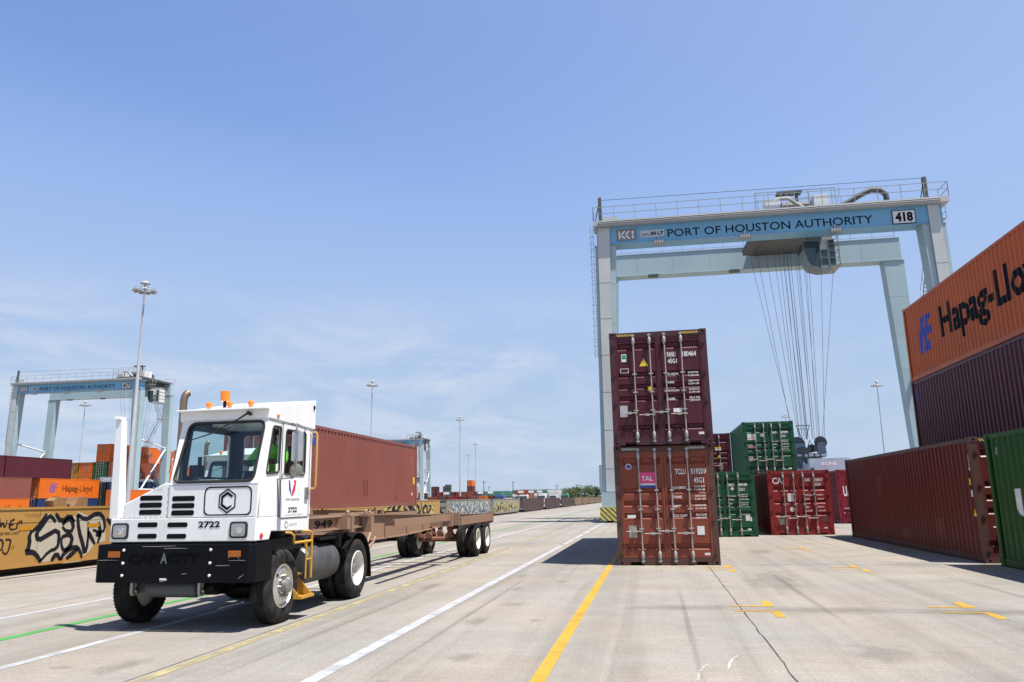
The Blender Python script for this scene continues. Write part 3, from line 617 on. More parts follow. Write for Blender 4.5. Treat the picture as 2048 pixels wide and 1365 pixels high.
# second row, three high
container((10.07, 31.5-L40, 0), L40, HC, P_navy, 'navy container at the bottom of the tall right stack', near=False)
p2 = container((10.07, 31.6-L40, HC), L40, HC, P_maroon, 'dark purple container in the tall right stack, below the orange one', near=False)
on_corrugation(([(0, 0), (1, 0), (1, 1), (0, 1)], [(0, 1, 2, 3)]), p2, 0, -1, lambda u: L40-0.35-u, L40, 2.15, 0.24, 0.42, s_blue, 'sticker')
for k in range(3): on_corrugation(([(0, 0), (1, 0.3), (1, 0.8), (0, 0.5)], [(0, 1, 2, 3)]), p2, 0, -1, lambda u: L40-0.36-u, L40, 2.25+k*0.1, 0.22, 0.09, s_white, 'sticker')
hl = container((10.07, 31.55-L40, 2*HC), L40, HC, P_lloyd, 'orange container with blue emblem and black lettering on top of the tall right stack', near=False)
EMB = [[(0.0, .32), (.12, .62), (.27, 1), (.52, 1), (.36, .62), (.30, .45), (.22, .0), (.06, 0)], [(.40, .50), (.60, 1), (.98, 1), (.92, .84), (.72, .84), (.65, .66), (.96, .66), (.88, .44), (.60, .44), (.55, .30), (.78, 0.22), (.74, 0), (.28, 0)]]
def emblem_geo():
    vs, fs = [], []
    for p in EMB:
        o = len(vs); vs += p; fs.append(tuple(range(o, o+len(p))))
    return vs, fs
logo_blue = plain('emblem_blue', (0.015, 0.05, 0.36), 0.5)
on_corrugation(emblem_geo(), hl, 0, -1, lambda u: L40-1.30-u, L40, 0.88, 1.55, 1.30, logo_blue, 'emblem')
on_corrugation(text_geo('Hapag-Lloyd', 0.035), hl, 0, -1, lambda u: L40-3.55-u, L40, 0.72, 7.7, 1.42, black_print, 'lettering')

# ------------------------------------------------------------------ background containers on the left
def hapag_side(t, L, y0, w, mat=black_print):
    on_corrugation(emblem_geo(), t, 0, 1, lambda u: y0+u, L, 0.85, 1.55, 1.30, logo_blue, 'emblem')
    on_corrugation(text_geo('Hapag-Lloyd', 0.03), t, 0, 1, lambda u: y0+2.55+u, L, 0.7, w, 1.25, mat, 'lettering')
B = []
def bc(loc, L, H, mat, label, **k):
    o = container(loc, L, H, mat, label, near=False, **k); B.append(o); return o
XR = -87-CW
bc((XR, 97.2, 0), L40, HC, P_navy, 'blue container under the orange lettered one in the far left yard')
o = bc((XR, 97.2, HC), L40, HC, P_orange, 'orange container with blue emblem and full black lettering in the far left yard'); hapag_side(o, L40, 1.9, 6.3)
o = bc((XR, 83.5, 0), L40, HC, P_orange, 'orange container at the left edge, lowest of its stack behind the graffiti wagon'); hapag_side(o, L40, 1.9, 6.3)
bc((XR, 83.5, HC), L40, HC, P_salmon, 'faded brown container at the left edge, above the orange one')
bc((XR, 90.9, 2*HC), L40, HC, P_maroon, 'purple container bridging the top of the far left stack')
bc((XR, 78.5, 2*HC), L40, HC, P_maroon, 'purple container cut by the left edge of the picture, top tier')
YB = 110.6
bc((-94.6, YB, 2*HC), L40, HC, P_yellow, 'mustard container door beside the purple container')
bc((-92.0, YB, 2*HC), L40, HC, P_orange, 'orange container between the mustard and the green doors')
bc((-89.35, YB, 2*HC), L40, HC, P_green, 'dark green container under the topmost orange one in the left yard')
bc((-86.6, YB, 2*HC), L40, HC, P_rust, 'brown container whose long side shows beside the dark green one')
o = bc((-89.0, YB, 3*HC), L40, HC, P_orange, 'orange container on the very top of the left yard stack'); hapag_side(o, L40, 1.9, 6.3)
for k, (x, m_) in enumerate(((-94.6, P_rust), (-92.0, P_navy), (-89.35, P_black), (-86.6, P_navy))):
    for z in (0, HC):
        bc((x, YB, z), L40, HC, m_ if z else P_black, ('%s container in the %s tier, %s column of the left yard stack' % (('brown', 'navy', 'blackish', 'dark blue')[k] if z else 'black', 'second' if z else 'lowest', ('first', 'second', 'third', 'fourth')[k])))
bc((-91.5, 126, 3*HC), L20, HC, P_orange, 'orange container seen behind the crane ladder, top tier')
bc((-90.0, 126.5, 2*HC), L40, HC, P_orange, 'orange container right of the crane diagonal brace')
bc((-90.0, 126.5, HC), L40, HC, P_green, 'green container under the orange one behind the crane brace')
bc((-90.0, 126.5, 0), L40, HC, P_navy, 'blue container at the bottom behind the crane brace')
bc((-91.8, 140.0, 0), L40, HC, P_rust, 'brown container at the bottom beyond the crane brace')
bc((-92.7, 126.2, HC), L20, HC, P_rust, 'brown container in the second tier behind the crane ladder')
bc((-92.7, 126.2, 2*HC), L20, HC, P_rust, 'brown container in the third tier behind the crane ladder')
bc((-92.9, 126.1, 0), L20, HC, P_black, 'black container at the bottom behind the crane ladder')
oc = bc((-73.6, 94, 1.22), L20, ST, P_orange, 'orange container riding a chassis behind the white post')
# far stacks across the rail line
FAR = [(-110.1, 0, P_rust), (-110.1, 1, P_white), (-110.1, 2, P_white), (-107.3, 0, P_oxide), (-107.3, 1, P_rust), (-104.4, 0, P_maroon), (-104.4, 1, P_oxide), (-101.8, 0, P_maroon), (-101.8, 1, P_maroon), (-101.8, 2, P_maroon),
       (-98.6, 0, P_crim), (-98.6, 1, P_crim), (-95.6, 0, P_rust), (-95.6, 1, P_orange), (-95.6, 2, P_green), (-92.6, 0, P_maroon), (-92.6, 1, P_maroon), (-90.0, 0, P_navy), (-90.0, 1, P_red), (-87.5, 0, P_red), (-87.5, 1, P_rust),
       (-84.9, 0, P_oxide), (-84.9, 1, P_rust), (-84.9, 2, P_oxide), (-84.9, 3, P_orange), (-81.5, 0, P_red), (-78.6, 0, P_oxide), (-75.8, 0, P_navy), (-81.5, 1, P_oxide)]
CN = {'oxide_brown_paint': 'brown', 'off_white_paint': 'white', 'red_oxide_paint': 'oxide red', 'dark_maroon_paint': 'maroon', 'crimson_paint': 'crimson', 'orange_paint': 'orange', 'bottle_green_paint': 'green', 'navy_paint': 'navy', 'signal_red_paint': 'bright red'}
TN = ['on the ground', 'in the second tier', 'in the third tier', 'on the very top']
xsF = sorted({f[0] for f in FAR}); CO = ['first', 'second', 'third', 'fourth', 'fifth', 'sixth', 'seventh', 'eighth', 'ninth', 'tenth', 'eleventh', 'twelfth', 'thirteenth']
for x, tier, m_ in FAR:
    o = container((x, 345+(hash((x, 1)) % 5)*0.7, tier*ST), L20, ST, m_, 'far %s container %s, %s column beyond the rail wagons' % (CN[m_.name], TN[tier], CO[xsF.index(x)]), near=False, group='far container stacks beyond the wagons')
    
# ------------------------------------------------------------------ high mast lamps
mast_m = paint('mast_steel', (0.40, 0.41, 0.43), 0.45, 0.15, 0.2, metal=0.2); lum_m = paint('luminaire_grey', (0.20, 0.21, 0.21), 0.35, 0.1, 0.1)
def make_mast(label, loc):
    t = thing('high_mast_light', label, 'light mast', loc, 0, 'high mast lights in the yard')
    MB().lathe([(0, 0.36), (0.05, 0.30), (9.9, 0.25), (10, 0.225), (19.9, 0.18), (20, 0.155), (29.2, 0.10), (29.3, 0.14), (29.9, 0.14)], 14, Matrix.Rotation(-PI/2, 4, 'Y')).build('pole', mast_m, t, 35)
    b = MB(); n = 24; rr = 0.95
    b.tube([(rr*math.cos(2*PI*k/n), rr*math.sin(2*PI*k/n), 29.0) for k in range(n+1)], 0.06, 6)
    for k in range(4): b.tube([(0, 0, 29.0), (rr*math.cos(k*PI/2), rr*math.sin(k*PI/2), 29.0)], 0.05, 5)
    b.lathe([(0, 0.62), (0.15, 0.6), (0.35, 0.35), (0.42, 0.05)], 12, Matrix.Translation((0, 0, 29.75)) @ Matrix.Rotation(-PI/2, 4, 'Y'))
    b.build('lowering_ring', mast_m, t, 35)
    MB().tube([(0.1, 0, 29.8), (0.1, 0, 31.2)], 0.02, 4).build('lightning_rod', mast_m, t)
    lm = MB().lathe([(0, 0.36), (0.04, 0.35), (0.14, 0.22), (0.20, 0.12), (0.30, 0.11), (0.32, 0.02)], 12, Matrix.Rotation(-PI/2, 4, 'Y')).mesh('luminaire', lum_m, 35)
    for k in range(10):
        a = 2*PI*k/10; o = link('luminaire', lm, t, (1.18*math.cos(a), 1.18*math.sin(a), 28.80)); o.rotation_euler = (0.3*math.sin(-a), 0.3*math.cos(a), 0)
    return t
M0 = make_mast('nearest tall light mast, in front of the left crane', (-63.4, 84.8, 0))
for lab, (x, y) in {'tall light mast seen through the opening of the left crane': (-152.5, 183.4), 'light mast rising from behind the brown container': (-65.1, 171.6), 'tallest light mast over the rail wagons right of the small crane': (-65.2, 257.4),
        'light mast behind the orange topped far stack': (-87.6, 377.7), 'shortest and farthest light mast over the rail wagons': (-112.9, 467.1), 'light mast left of the purple container at the right': (58.8, 210.4), 'light mast barely rising above the upper green container': (48.3, 287.9)}.items():
    o = copy_tree(M0); o.location = (x, y, 0); o['label'] = lab

# ------------------------------------------------------------------ yard tractor
T_white = paint('tractor_white_paint', (0.80, 0.80, 0.80), 0.30, 0.14, 0.20, dirtcol=(0.42, 0.37, 0.31), scale=1.6, bump=0.012)
T_black = paint('chassis_black', (0.007, 0.007, 0.008), 0.5, 0.2, 0.15, dirtcol=(0.035, 0.03, 0.027), spec=0.2)
T_bump = paint('bumper_black_paint', (0.004, 0.005, 0.007), 0.45, 0.06, 0.10, dirtcol=(0.025, 0.024, 0.022), scale=3, bump=0.08, spec=0.10)
T_int = plain('cab_interior', (0.035, 0.037, 0.04), 0.7); seal_m = plain('window_seal', (0.015, 0.016, 0.016), 0.6)
rim_m = paint('white_rim_paint', (0.72, 0.70, 0.66), 0.4, 0.35, 0.1, dirtcol=(0.30, 0.24, 0.18), scale=4); alu = paint('polished_alloy', (0.62, 0.61, 0.58), 0.3, 0.1, 0.0, metal=0.7, dirtcol=(0.35, 0.3, 0.25), scale=4)
yel_steel = paint('yellow_step_paint', (0.50, 0.27, 0.025), 0.5, 0.45, 0.2, scale=5, rust=0.15); grab_m = paint('grab_rail_paint', (0.52, 0.31, 0.09), 0.45, 0.3, 0.1)
amber = plain('amber_lens', (0.85, 0.20, 0.01), 0.2, coat=0.6); dark_amber = plain('dirty_amber_lens', (0.34, 0.09, 0.01), 0.3); red_lens = plain('red_lens', (0.55, 0.05, 0.04), 0.25)
steel = paint('bare_steel', (0.30, 0.29, 0.28), 0.35, 0.3, 0.2, metal=0.6); chrome = plain('chrome', (0.7, 0.7, 0.7), 0.12, 0.95); mir_m = plain('mirror_back', (0.55, 0.56, 0.57), 0.3, 0.6)
glz = glass('cab_glass'); dash_m = plain('paper_white', (0.55, 0.6, 0.55), 0.6)
exh_m = paint('heat_stained_pipe', (0.28, 0.19, 0.13), 0.35, 0.5, 0.2, metal=0.7, dirtcol=(0.10, 0.06, 0.05), scale=5)

def wheel(parent, x, y, out, kind='steel', r=0.505, w=0.27):
    """out=+1 wheel faces +x; x is the outer face of the tyre"""
    M = Matrix.Translation((x, y, r)) if out > 0 else Matrix.Translation((x, y, r)) @ Matrix.Rotation(PI, 4, 'Z')
    key = ('wheel', kind)
    def tyre():
        b = MB(); R = r; p = [(-0.02, 0.29), (-0.005, 0.33), (0.0, 0.40), (-0.012, 0.455), (-0.03, 0.485), (-0.045, 0.498)]
        for g in range(4):
            xx = -0.07-g*0.036; p += [(xx+0.018, R), (xx, R), (xx-0.002, R-0.014), (xx-0.010, R-0.014), (xx-0.012, R)]
        p += [(-w+0.045, 0.498), (-w+0.03, 0.485), (-w+0.012, 0.455), (-w, 0.40), (-w+0.005, 0.33), (-w+0.02, 0.29)]
        b.lathe(p, 48, closed=True)
        for k in range(60):   # sipes across the tread ribs
            a = 2*PI*k/60; Rm = Matrix.Rotation(a, 4, 'X')
            for xa in (-0.066, -w+0.04): b.box(xa, -0.009, 0.49, xa+0.026, 0.009, R+0.003, Rm)
        return b.mesh('tyre', rubber, 35)
    t = link('wheel', cmesh(('tyre', w), tyre), parent); t.matrix_local = M
    def rim():
        b = MB()
        if kind == 'front':   # alloy disc bulging outwards
            b.lathe([(-0.19, 0.30), (-0.01, 0.298), (-0.005, 0.285), (-0.04, 0.265), (-0.03, 0.255), (-0.012, 0.21), (-0.005, 0.17), (-0.012, 0.14), (-0.19, 0.14)], 40)
        else:                 # dished disc of a dual wheel
            b.lathe([(-0.24, 0.30), (-0.01, 0.298), (-0.005, 0.285), (-0.05, 0.268), (-0.13, 0.25), (-0.155, 0.20), (-0.15, 0.14), (-0.24, 0.14)], 40)
        return b.mesh('rim', alu if kind == 'front' else rim_m, 35)
    rm = link('rim', cmesh(key+('rim',), rim), t)
    def hub():
        b = MB(); s = 0.10 if kind == 'front' else -0.06; x0 = -0.015 if kind == 'front' else -0.15
        b.lathe([(x0-0.05, 0.15), (x0, 0.148), (x0+0.02, 0.10), (x0+0.09, 0.095), (x0+0.11, 0.07), (x0+0.115, 0.02)], 20)
        for k in range(10):
            a = 2*PI*k/10; c, s_ = math.cos(a)*0.168*0.82, math.sin(a)*0.168*0.82
            b.tube([(x0-0.02, c*1.02, s_*1.02), (x0+0.055, c*1.02, s_*1.02)], [0.018, 0.014], 6)
        return b.mesh('hub', steel, 40)
    link('hub', cmesh(key+('hub',), hub), t)
    if kind == 'front':
        for k in range(2):
            a = 2.4+k*PI; link('hand_hole', cmesh(('hh',), lambda: MB().lathe([(-0.004, 0.032), (0.004, 0.032)], 12).mesh('hand_hole', black_print)), t, (-0.018, 0.215*math.cos(a), 0.215*math.sin(a)))
    return t
def rpoly(x0, z0, x1, z1, r, m=4): return [p for a in rounded([(x0, z0), (x1, z0), (x1, z1), (x0, z1)], r, m) for p in a]
def tractor(loc, label):
    t = thing('yard_tractor', label, 'yard truck', loc)
    # bumper wrapped round the corners
    oc_ = [(-1.17, 0.52), (-1.17, 0.06), (-1.11, 0.0), (1.10, 0.0), (1.18, 0.07), (1.18, 0.52)]; ic = [(1.15, 0.52), (1.15, 0.09), (1.09, 0.03), (-1.10, 0.03), (-1.14, 0.07), (-1.14, 0.52)]
    bp = MB().prism(oc_+ic, 0.635, 1.135, 'z').build('bumper', T_bump, t, bevel=0.012)
    letter('CAPACITY', (-0.64, -0.004, 0.885), X, Z, 1.06, 0.135, plain('embossed_black', (0.001, 0.001, 0.001), 0.5, spec=0.1), bp, 0.05)
    letter('A', (-0.165, -0.0055, 0.885), X, Z, 0.10, 0.135, plain('scraped_letter', (0.10, 0.13, 0.15), 0.5), bp, 0.03)
    for x in (-0.725, 0.565):
        for z in (0.73, 0.89, 1.06): link('bolt', cmesh(('bolt',), lambda: MB().lathe([(-0.004, 0.02), (0.008, 0.02), (0.014, 0.012), (0.015, 0.002)], 10, Matrix.Rotation(-PI/2, 4, 'Z')).mesh('bolt', rim_m, 30)), bp, (x, -0.002, z)).rotation_euler = (0, 0, 0)
    for x in (-0.87, 0.91): MB().box(x-0.09, -0.012, 0.965, x+0.09, 0.01, 1.045).build('marker_light', dark_amber, bp, bevel=0.005)
    MB().box(-0.16, -0.004, 0.67, -0.06, 0.002, 0.695).build('plate', white_print, bp)
    for i, (x, z, w, a) in enumerate([(0.05, 1.08, 0.35, 0.0), (-0.2, 1.112, 0.5, 0.01), (0.95, 0.92, 0.25, 0.0), (-0.95, 0.93, 0.3, 0.0), (0.75, 0.86, 0.2, 0.02), (0.2, 0.75, 0.08, 0.1), (-0.1, 0.66, 0.12, 0.2), (0.86, 0.98, 0.10, 0.8), (0.95, 0.97, 0.1, -0.8), (1.02, 0.72, 0.1, 0.6)]):
        dx, dz = math.cos(a)*w/2, math.sin(a)*w/2; P_ = stroke_polys([(x-dx, z-dz), (x, z+random.uniform(-.006, .006)), (x+dx, z+dz)], 0.006)
        flat(P_, (0, -0.0035, 0), X, Z, 1, 1, plain('scratch', (0.35, 0.34, 0.33), 0.5), bp, 'scratch')
    # black strip giving the gap between bumper and grille its shade
    MB().box(-1.0, 0.10, 1.12, 1.15, 0.16, 1.19).build('dark_gap_strip', T_black, t)
    # lower grille panel and sides
    low = MB(); low.box(-0.99, 0.03, 1.165, 1.18, 0.09, 1.475)
    low.prism([(0.091, 1.165), (0.40, 1.165), (0.45, 1.275), (1.63, 1.235), (1.63, 1.475), (0.091, 1.475)], 1.13, 1.183, 'x')
    low.prism([(0.091, 1.165), (0.40, 1.165), (0.45, 1.275), (1.63, 1.235), (1.63, 1.475), (0.091, 1.475)], -0.99, -0.94, 'x')
    low.box(-0.94, 0.091, 1.43, 1.13, 1.63, 1.474); low.build('lower_body', T_white, t, bevel=0.012)
    hood = MB().prism([(-0.83, 1.478), (-0.135, 1.478), (-0.135, 1.95), (-0.22, 1.95), (-0.83, 1.67)], 0.05, 1.55, 'y').build('hood', T_white, t, bevel=0.015)
    vm = {}
    def slots(rects, y):
        for (x0, z0, x1, z1) in rects:
            o = MB().prism(rpoly(x0, z0, x1, z1, 0.034, 4), y-0.003, y+0.02, 'y').build('vent_slot', black_print, hood)  # solid black pill; the opening's darkness is put into its colour
    slots([(-0.58, 1.715, -0.24, 1.785), (-0.58, 1.62, -0.24, 1.69), (-0.58, 1.525, -0.24, 1.595)], 0.05)
    slots([(-0.08, 1.70, 0.26, 1.77), (-0.08, 1.605, 0.26, 1.675), (-0.08, 1.51, 0.26, 1.58)], 0.035)
    slots([(-0.57, 1.36, -0.27, 1.425), (-0.56, 1.21, -0.27, 1.275), (-0.12, 1.355, 0.18, 1.42), (-0.12, 1.205, 0.17, 1.27)], 0.03)
    letter('2722', (0.34, 0.026, 1.345), X, Z, 0.32, 0.085, black_print, t, 0.035)
    for s_, z in (('EMISSIONS', 1.90), ('DIESEL', 1.872)): letter(s_, (-0.40+0.02*(z < 1.9), 0.046, z-0.02), X, Z, 0.15, 0.018, plain('faint_print', (0.4, 0.4, 0.42), 0.5), hood)
    for (x0, x1) in ((-0.955, -0.70), (0.805, 1.065)):
        h = MB().prism(rpoly(x0, 1.205, x1, 1.42, 0.05), 0.016, 0.06, 'y').build('headlight', seal_m, t, bevel=0.004)
        MB().prism(rpoly(x0+0.028, 1.228, x1-0.028, 1.395, 0.04), 0.006, 0.02, 'y').build('lens', plain('headlight_lens', (0.42, 0.44, 0.46), 0.08, 0.75, coat=1.0), h, bevel=0.006)
        MB().lathe([(0, 0.05), (0.012, 0.045), (0.02, 0.01)], 16, Matrix.Translation(((x0+x1)/2+0.02, 0.008, 1.31)) @ Matrix.Rotation(-PI/2, 4, 'Z')).build('bulb', chrome, h, 40)
    gap = plain('panel_gap', (0.10, 0.10, 0.10), 0.8)
    MB().box(-0.135, 0.0485, 1.478, -0.131, 0.0498, 1.95).box(-0.94, 0.0285, 1.4745, 1.16, 0.0298, 1.4775).box(-0.60, 0.0485, 1.4785, -0.597, 0.0498, 1.50).build('panel_seam', gap, t)
    rv = cmesh(('rivet',), lambda: MB().lathe([(0, 0.007), (0.004, 0.004)], 6, Matrix.Rotation(-PI/2, 4, 'Z')).mesh('rivet', gap))
    for k in range(9): link('rivet', rv, hood, (-0.80+k*0.08, 0.049, 1.492))
    for k in range(5): link('rivet', rv, hood, (-0.16, 0.049, 1.52+k*0.09))
    # tall white post at the hood corner
    b = MB(); b.hull8([(-1.04, 0.05, 1.476), (-0.895, 0.05, 1.476), (-0.895, 0.20, 1.476), (-1.04, 0.20, 1.476)], [(-1.065, 0.05, 2.84), (-0.96, 0.05, 2.84), (-0.96, 0.16, 2.84), (-1.065, 0.16, 2.84)])
    p = b.build('intake_post', T_white, t, bevel=0.01); MB().box(-1.085, 0.03, 2.842, -0.97, 0.15, 2.89).build('post_cap', T_white, p, bevel=0.008)
    # ---------------- cab
    WB, WT = 1.94, 2.78
    def fy(z): return 0.035+(z-1.93)*0.235
    def fm_(u, v, d): return (u, fy(v)+d, v)
    b = MB(); b.prism([(0.035, 1.479), (0.10, 1.479), (0.10, 1.915), (0.035, 1.915)], -0.133, 1.183, 'x'); b.build('front_panel', T_white, t, bevel=0.01)
    b = MB(); lp = holed(b, [(-0.133, 1.918), (1.183, 1.918), (1.183, 2.935), (-0.133, 2.935)], [(-0.085, 1.955), (1.10, 1.955), (1.135, 2.775), (-0.005, 2.775)], 0.10, fm_, 0.03)
    ws = b.build('windscreen_frame', T_white, t); ring(lp, fm_, -0.003, 0.021).build('window_seal', seal_m, ws, 40); pane(lp, fm_, 0.01).build('windscreen', glz, ws)
    # right side: quarter window, door, rear pillar
    def sm_(u, v, d): return (1.183-d, u, v)
    b = MB(); lp = holed(b, [(0.034, 1.478), (0.66, 1.478), (0.66, 2.80), (0.25, 2.80)], [(0.225, 2.05), (0.585, 2.08), (0.61, 2.72), (0.375, 2.72)], 0.05, sm_, 0.03)
    q = b.build('quarter_panel', T_white, t); ring(lp, sm_, -0.002, 0.014).build('window_seal', seal_m, q, 40); pane(lp, sm_, 0.01).build('quarter_window', glz, q)
    for (y, z, m_) in ((0.235, 2.08, s_white), (0.51, 2.09, s_white)): flat([[(0, 0), (1, 0.05), (1, 1), (0, 0.95)]], (1.1755, y, z), Y, Z, 0.07, 0.11, m_, q, 'sticker')
    b = MB(); lp = holed(b, [(0.67, 1.45), (1.56, 1.45), (1.56, 2.78), (0.67, 2.78)], [(0.745, 2.06), (1.40, 2.06), (1.40, 2.70), (0.76, 2.70)], 0.06, lambda u, v, d: (1.188-d, u, v), 0.035)
    dr = b.build('door', T_white, t, bevel=0.006); dm = lambda u, v, d: (1.188-d, u, v)
    ring(lp, dm, -0.002, 0.013).build('window_seal', seal_m, dr, 40); pane([p for p in lp], dm, 0.012).build('door_window', glz, dr)
    MB().box(1.182, 0.655, 1.45, 1.190, 0.662, 2.79).box(1.182, 1.568, 1.45, 1.190, 1.575, 2.79).box(1.182, 0.663, 1.438, 1.190, 1.567, 1.444).build('door_gap', black_print, t)
    MB().box(1.188, 1.42, 1.70, 1.215, 1.52, 1.88).build('door_latch', steel, dr, bevel=0.006)
    MB().box(1.17, 1.575, 1.478, 1.186, 1.64, 2.80).build('rear_pillar', T_white, t)
    sh = [[(0.12, 1.0), (0.5, 1.28), (0.5, 1.0)], [(0, 0.9), (0.12, 0.9), (0.34, 0.28), (0.30, 0.06), (0.06, 0.42)]]
    fx = 1.1905
    flat(sh, (fx, 0.90, 1.75), Y, Z, 0.24, 0.25, plain('crest_blue', (0.03, 0.05, 0.33), 0.5), dr, 'crest')
    flat([[(0.36, 0.05), (0.55, 0.0), (0.85, 0.3), (1.0, 0.9), (0.68, 0.92), (0.68, 0.82), (0.80, 0.78), (0.70, 0.68)]], (fx, 0.90, 1.75), Y, Z, 0.24, 0.25, plain('crest_red', (0.62, 0.02, 0.07), 0.5), dr, 'crest')
    letter('PORT HOUSTON', (fx, 0.83, 1.685), Y, Z, 0.42, 0.03, black_print, dr); letter('2722', (fx, 0.91, 1.515), Y, Z, 0.28, 0.075, black_print, dr, 0.03)
    letter('+ RUN WITH SAFETY', (fx, 0.78, 1.468), Y, Z, 0.62, 0.028, plain('faint_print', (0.4, 0.4, 0.42), 0.5), dr)
    def hexa(R, r): 
        o = [(0.5+R*math.sin(k*PI/3), 0.5+R*math.cos(k*PI/3)) for k in range(6)]; i_ = [(0.5+r*math.sin(k*PI/3), 0.5+r*math.cos(k*PI/3)) for k in range(6)]
        return [[o[k], o[(k+1) % 6], i_[(k+1) % 6], i_[k]] for k in range(6)]
    def cmark(org, U, w, h, m_, par):
        ps = hexa(0.5, 0.43); o = [(0.5+0.37*math.sin(k*PI/3), 0.5+0.37*math.cos(k*PI/3)) for k in range(6)]; i_ = [(0.5+0.25*math.sin(k*PI/3), 0.5+0.25*math.cos(k*PI/3)) for k in range(6)]
        for k in (2, 3, 4, 5): a, b_ = k, (k+1) % 6; ps.append([o[a], o[b_], i_[b_], i_[a]]) if k != 2 else ps.append([(o[2][0]*.9+.05*.1, o[2][1]-0.02), o[3], i_[3], (i_[2][0]+0.02, i_[2][1]-0.03)])
        ps.append([o[0], (o[1][0]-0.04, o[1][1]+0.01), (i_[1][0]+0.02, i_[1][1]+0.0), i_[0]])
        flat(ps, org, U, Z, w, h, m_, par, 'emblem')
    cmark((fx-0.004, 0.82, 1.285), Y, 0.12, 0.125, plain('faint_print', (0.3, 0.3, 0.32), 0.5), t); letter('CAPACITY', (fx-0.004, 0.96, 1.325), Y, Z, 0.27, 0.04, plain('faint_print', (0.3, 0.3, 0.32), 0.5), t)
    # emblem box on the front panel
    oa, ia = [p for a in rounded([(0.40, 1.50), (1.10, 1.50), (1.10, 1.885), (0.40, 1.885)], 0.09, 6) for p in a], [p for a in rounded([(0.418, 1.518), (1.082, 1.518), (1.082, 1.867), (0.418, 1.867)], 0.08, 6) for p in a]
    flat([[oa[k], oa[(k+1) % len(oa)], ia[(k+1) % len(oa)], ia[k]] for k in range(len(oa))], (0, 0.031, 0), X, Z, 1, 1, black_print, t, 'emblem_outline')
    cmark((0.60, 0.031, 1.525), X, 0.285, 0.335, black_print, t)
    # left side and rear with windows
    b = MB(); lp = holed(b, [(0.10, 1.95), (1.62, 1.95), (1.62, 2.80), (0.25, 2.80)], [(0.35, 2.05), (1.45, 2.05), (1.45, 2.70), (0.45, 2.70)], 0.06, lambda u, v, d: (-0.133+d, u, v), 0.03)
    ls = b.build('left_side_panel', T_white, t); pane(lp, lambda u, v, d: (-0.133+d, u, v), 0.012).build('side_window', glz, ls)
    b = MB(); lp = holed(b, [(-0.10, 1.478), (1.15, 1.478), (1.15, 2.80), (-0.10, 2.80)], [(0.05, 2.0), (1.02, 2.0), (1.02, 2.70), (0.05, 2.70)], 0.06, lambda u, v, d: (u, 1.60+d, v), 0.03)
    rp = b.build('rear_panel', T_white, t); pane(lp, lambda u, v, d: (u, 1.60+d, v), 0.012).build('rear_window', glz, rp)
    for (o4, i4, mf) in (([(0.11, 1.53), (1.59, 1.53), (1.59, 2.79), (0.26, 2.79)], [(0.35, 2.05), (1.45, 2.05), (1.45, 2.70), (0.45, 2.70)], lambda u, v, d: (-0.100+d, u, v)),
            ([(-0.09, 1.53), (1.14, 1.53), (1.14, 2.79), (-0.09, 2.79)], [(0.05, 2.0), (1.02, 2.0), (1.02, 2.70), (0.05, 2.70)], lambda u, v, d: (u, 1.588+d, v)),
            ([(0.11, 1.53), (0.655, 1.53), (0.655, 2.79), (0.27, 2.79)], [(0.225, 2.05), (0.585, 2.08), (0.61, 2.72), (0.375, 2.72)], lambda u, v, d: (1.148-d, u, v)),
            ([(0.67, 1.53), (1.58, 1.53), (1.58, 2.77), (0.67, 2.77)], [(0.745, 2.06), (1.40, 2.06), (1.40, 2.70), (0.76, 2.70)], lambda u, v, d: (1.148-d, u, v))):
        b = MB(); holed(b, o4, i4, 0.05, mf, 0.004); b.build('inner_lining', T_int, t)
    # roof wedge with front lip
    b = MB(); b.hull8([(-0.17, 0.22, 2.812), (1.20, 0.22, 2.812), (1.205, 1.70, 2.77), (-0.20, 1.70, 2.77)], [(-0.17, 0.22, 2.955), (1.20, 0.22, 2.955), (1.205, 1.70, 3.235), (-0.20, 1.70, 3.235)])
    rf = b.build('roof', T_white, t, bevel=0.012)
    MB().box(-0.175, 0.12, 2.935, 1.205, 0.219, 2.96).build('visor', T_white, t, bevel=0.006)
    for x in (0.20, 0.52, 0.85):
        l = MB().lathe([(0, 0.045), (0.03, 0.043), (0.05, 0.03), (0.056, 0.005)], 16, Matrix.Translation((x, 0.34, 3.045)) @ Matrix.Rotation(-PI/2, 4, 'Z')).build('clearance_light', amber, rf, 40)
        MB().box(x-0.05, 0.34, 2.975, x+0.05, 0.37, 3.01).build('light_base', T_white, l)
    bc_ = MB().lathe([(0, 0.065), (0.13, 0.07), (0.15, 0.068), (0.155, 0.02)], 20, Matrix.Translation((0.19, 0.75, 3.15)) @ Matrix.Rotation(-PI/2, 4, 'Y')).build('beacon', amber, rf, 40)
    MB().tube([(0.19, 0.75, 3.0), (0.19, 0.75, 3.15)], 0.025, 8).build('beacon_stem', T_black, bc_)
    MB().box(1.20, 0.43, 2.855, 1.215, 0.50, 2.885).build('side_marker', amber, rf, bevel=0.004); MB().box(1.204, 1.60, 3.08, 1.22, 1.64, 3.14).build('rear_bracket', T_black, rf)
    # wiper
    b = MB(); b.tube([(0.91, 0.15, 2.885), (0.80, 0.10, 2.80), (0.35, 0.10, 2.60)], [0.016, 0.012, 0.007], 6); b.tube([(0.90, 0.15, 2.90), (0.93, 0.20, 2.87)], 0.025, 8)
    b.tube([(0.68, 0.115, 2.695), (0.38, 0.09, 2.605), (0.08, 0.06, 2.515)], [0.007, 0.010, 0.006], 6); b.build('wiper', seal_m, ws)
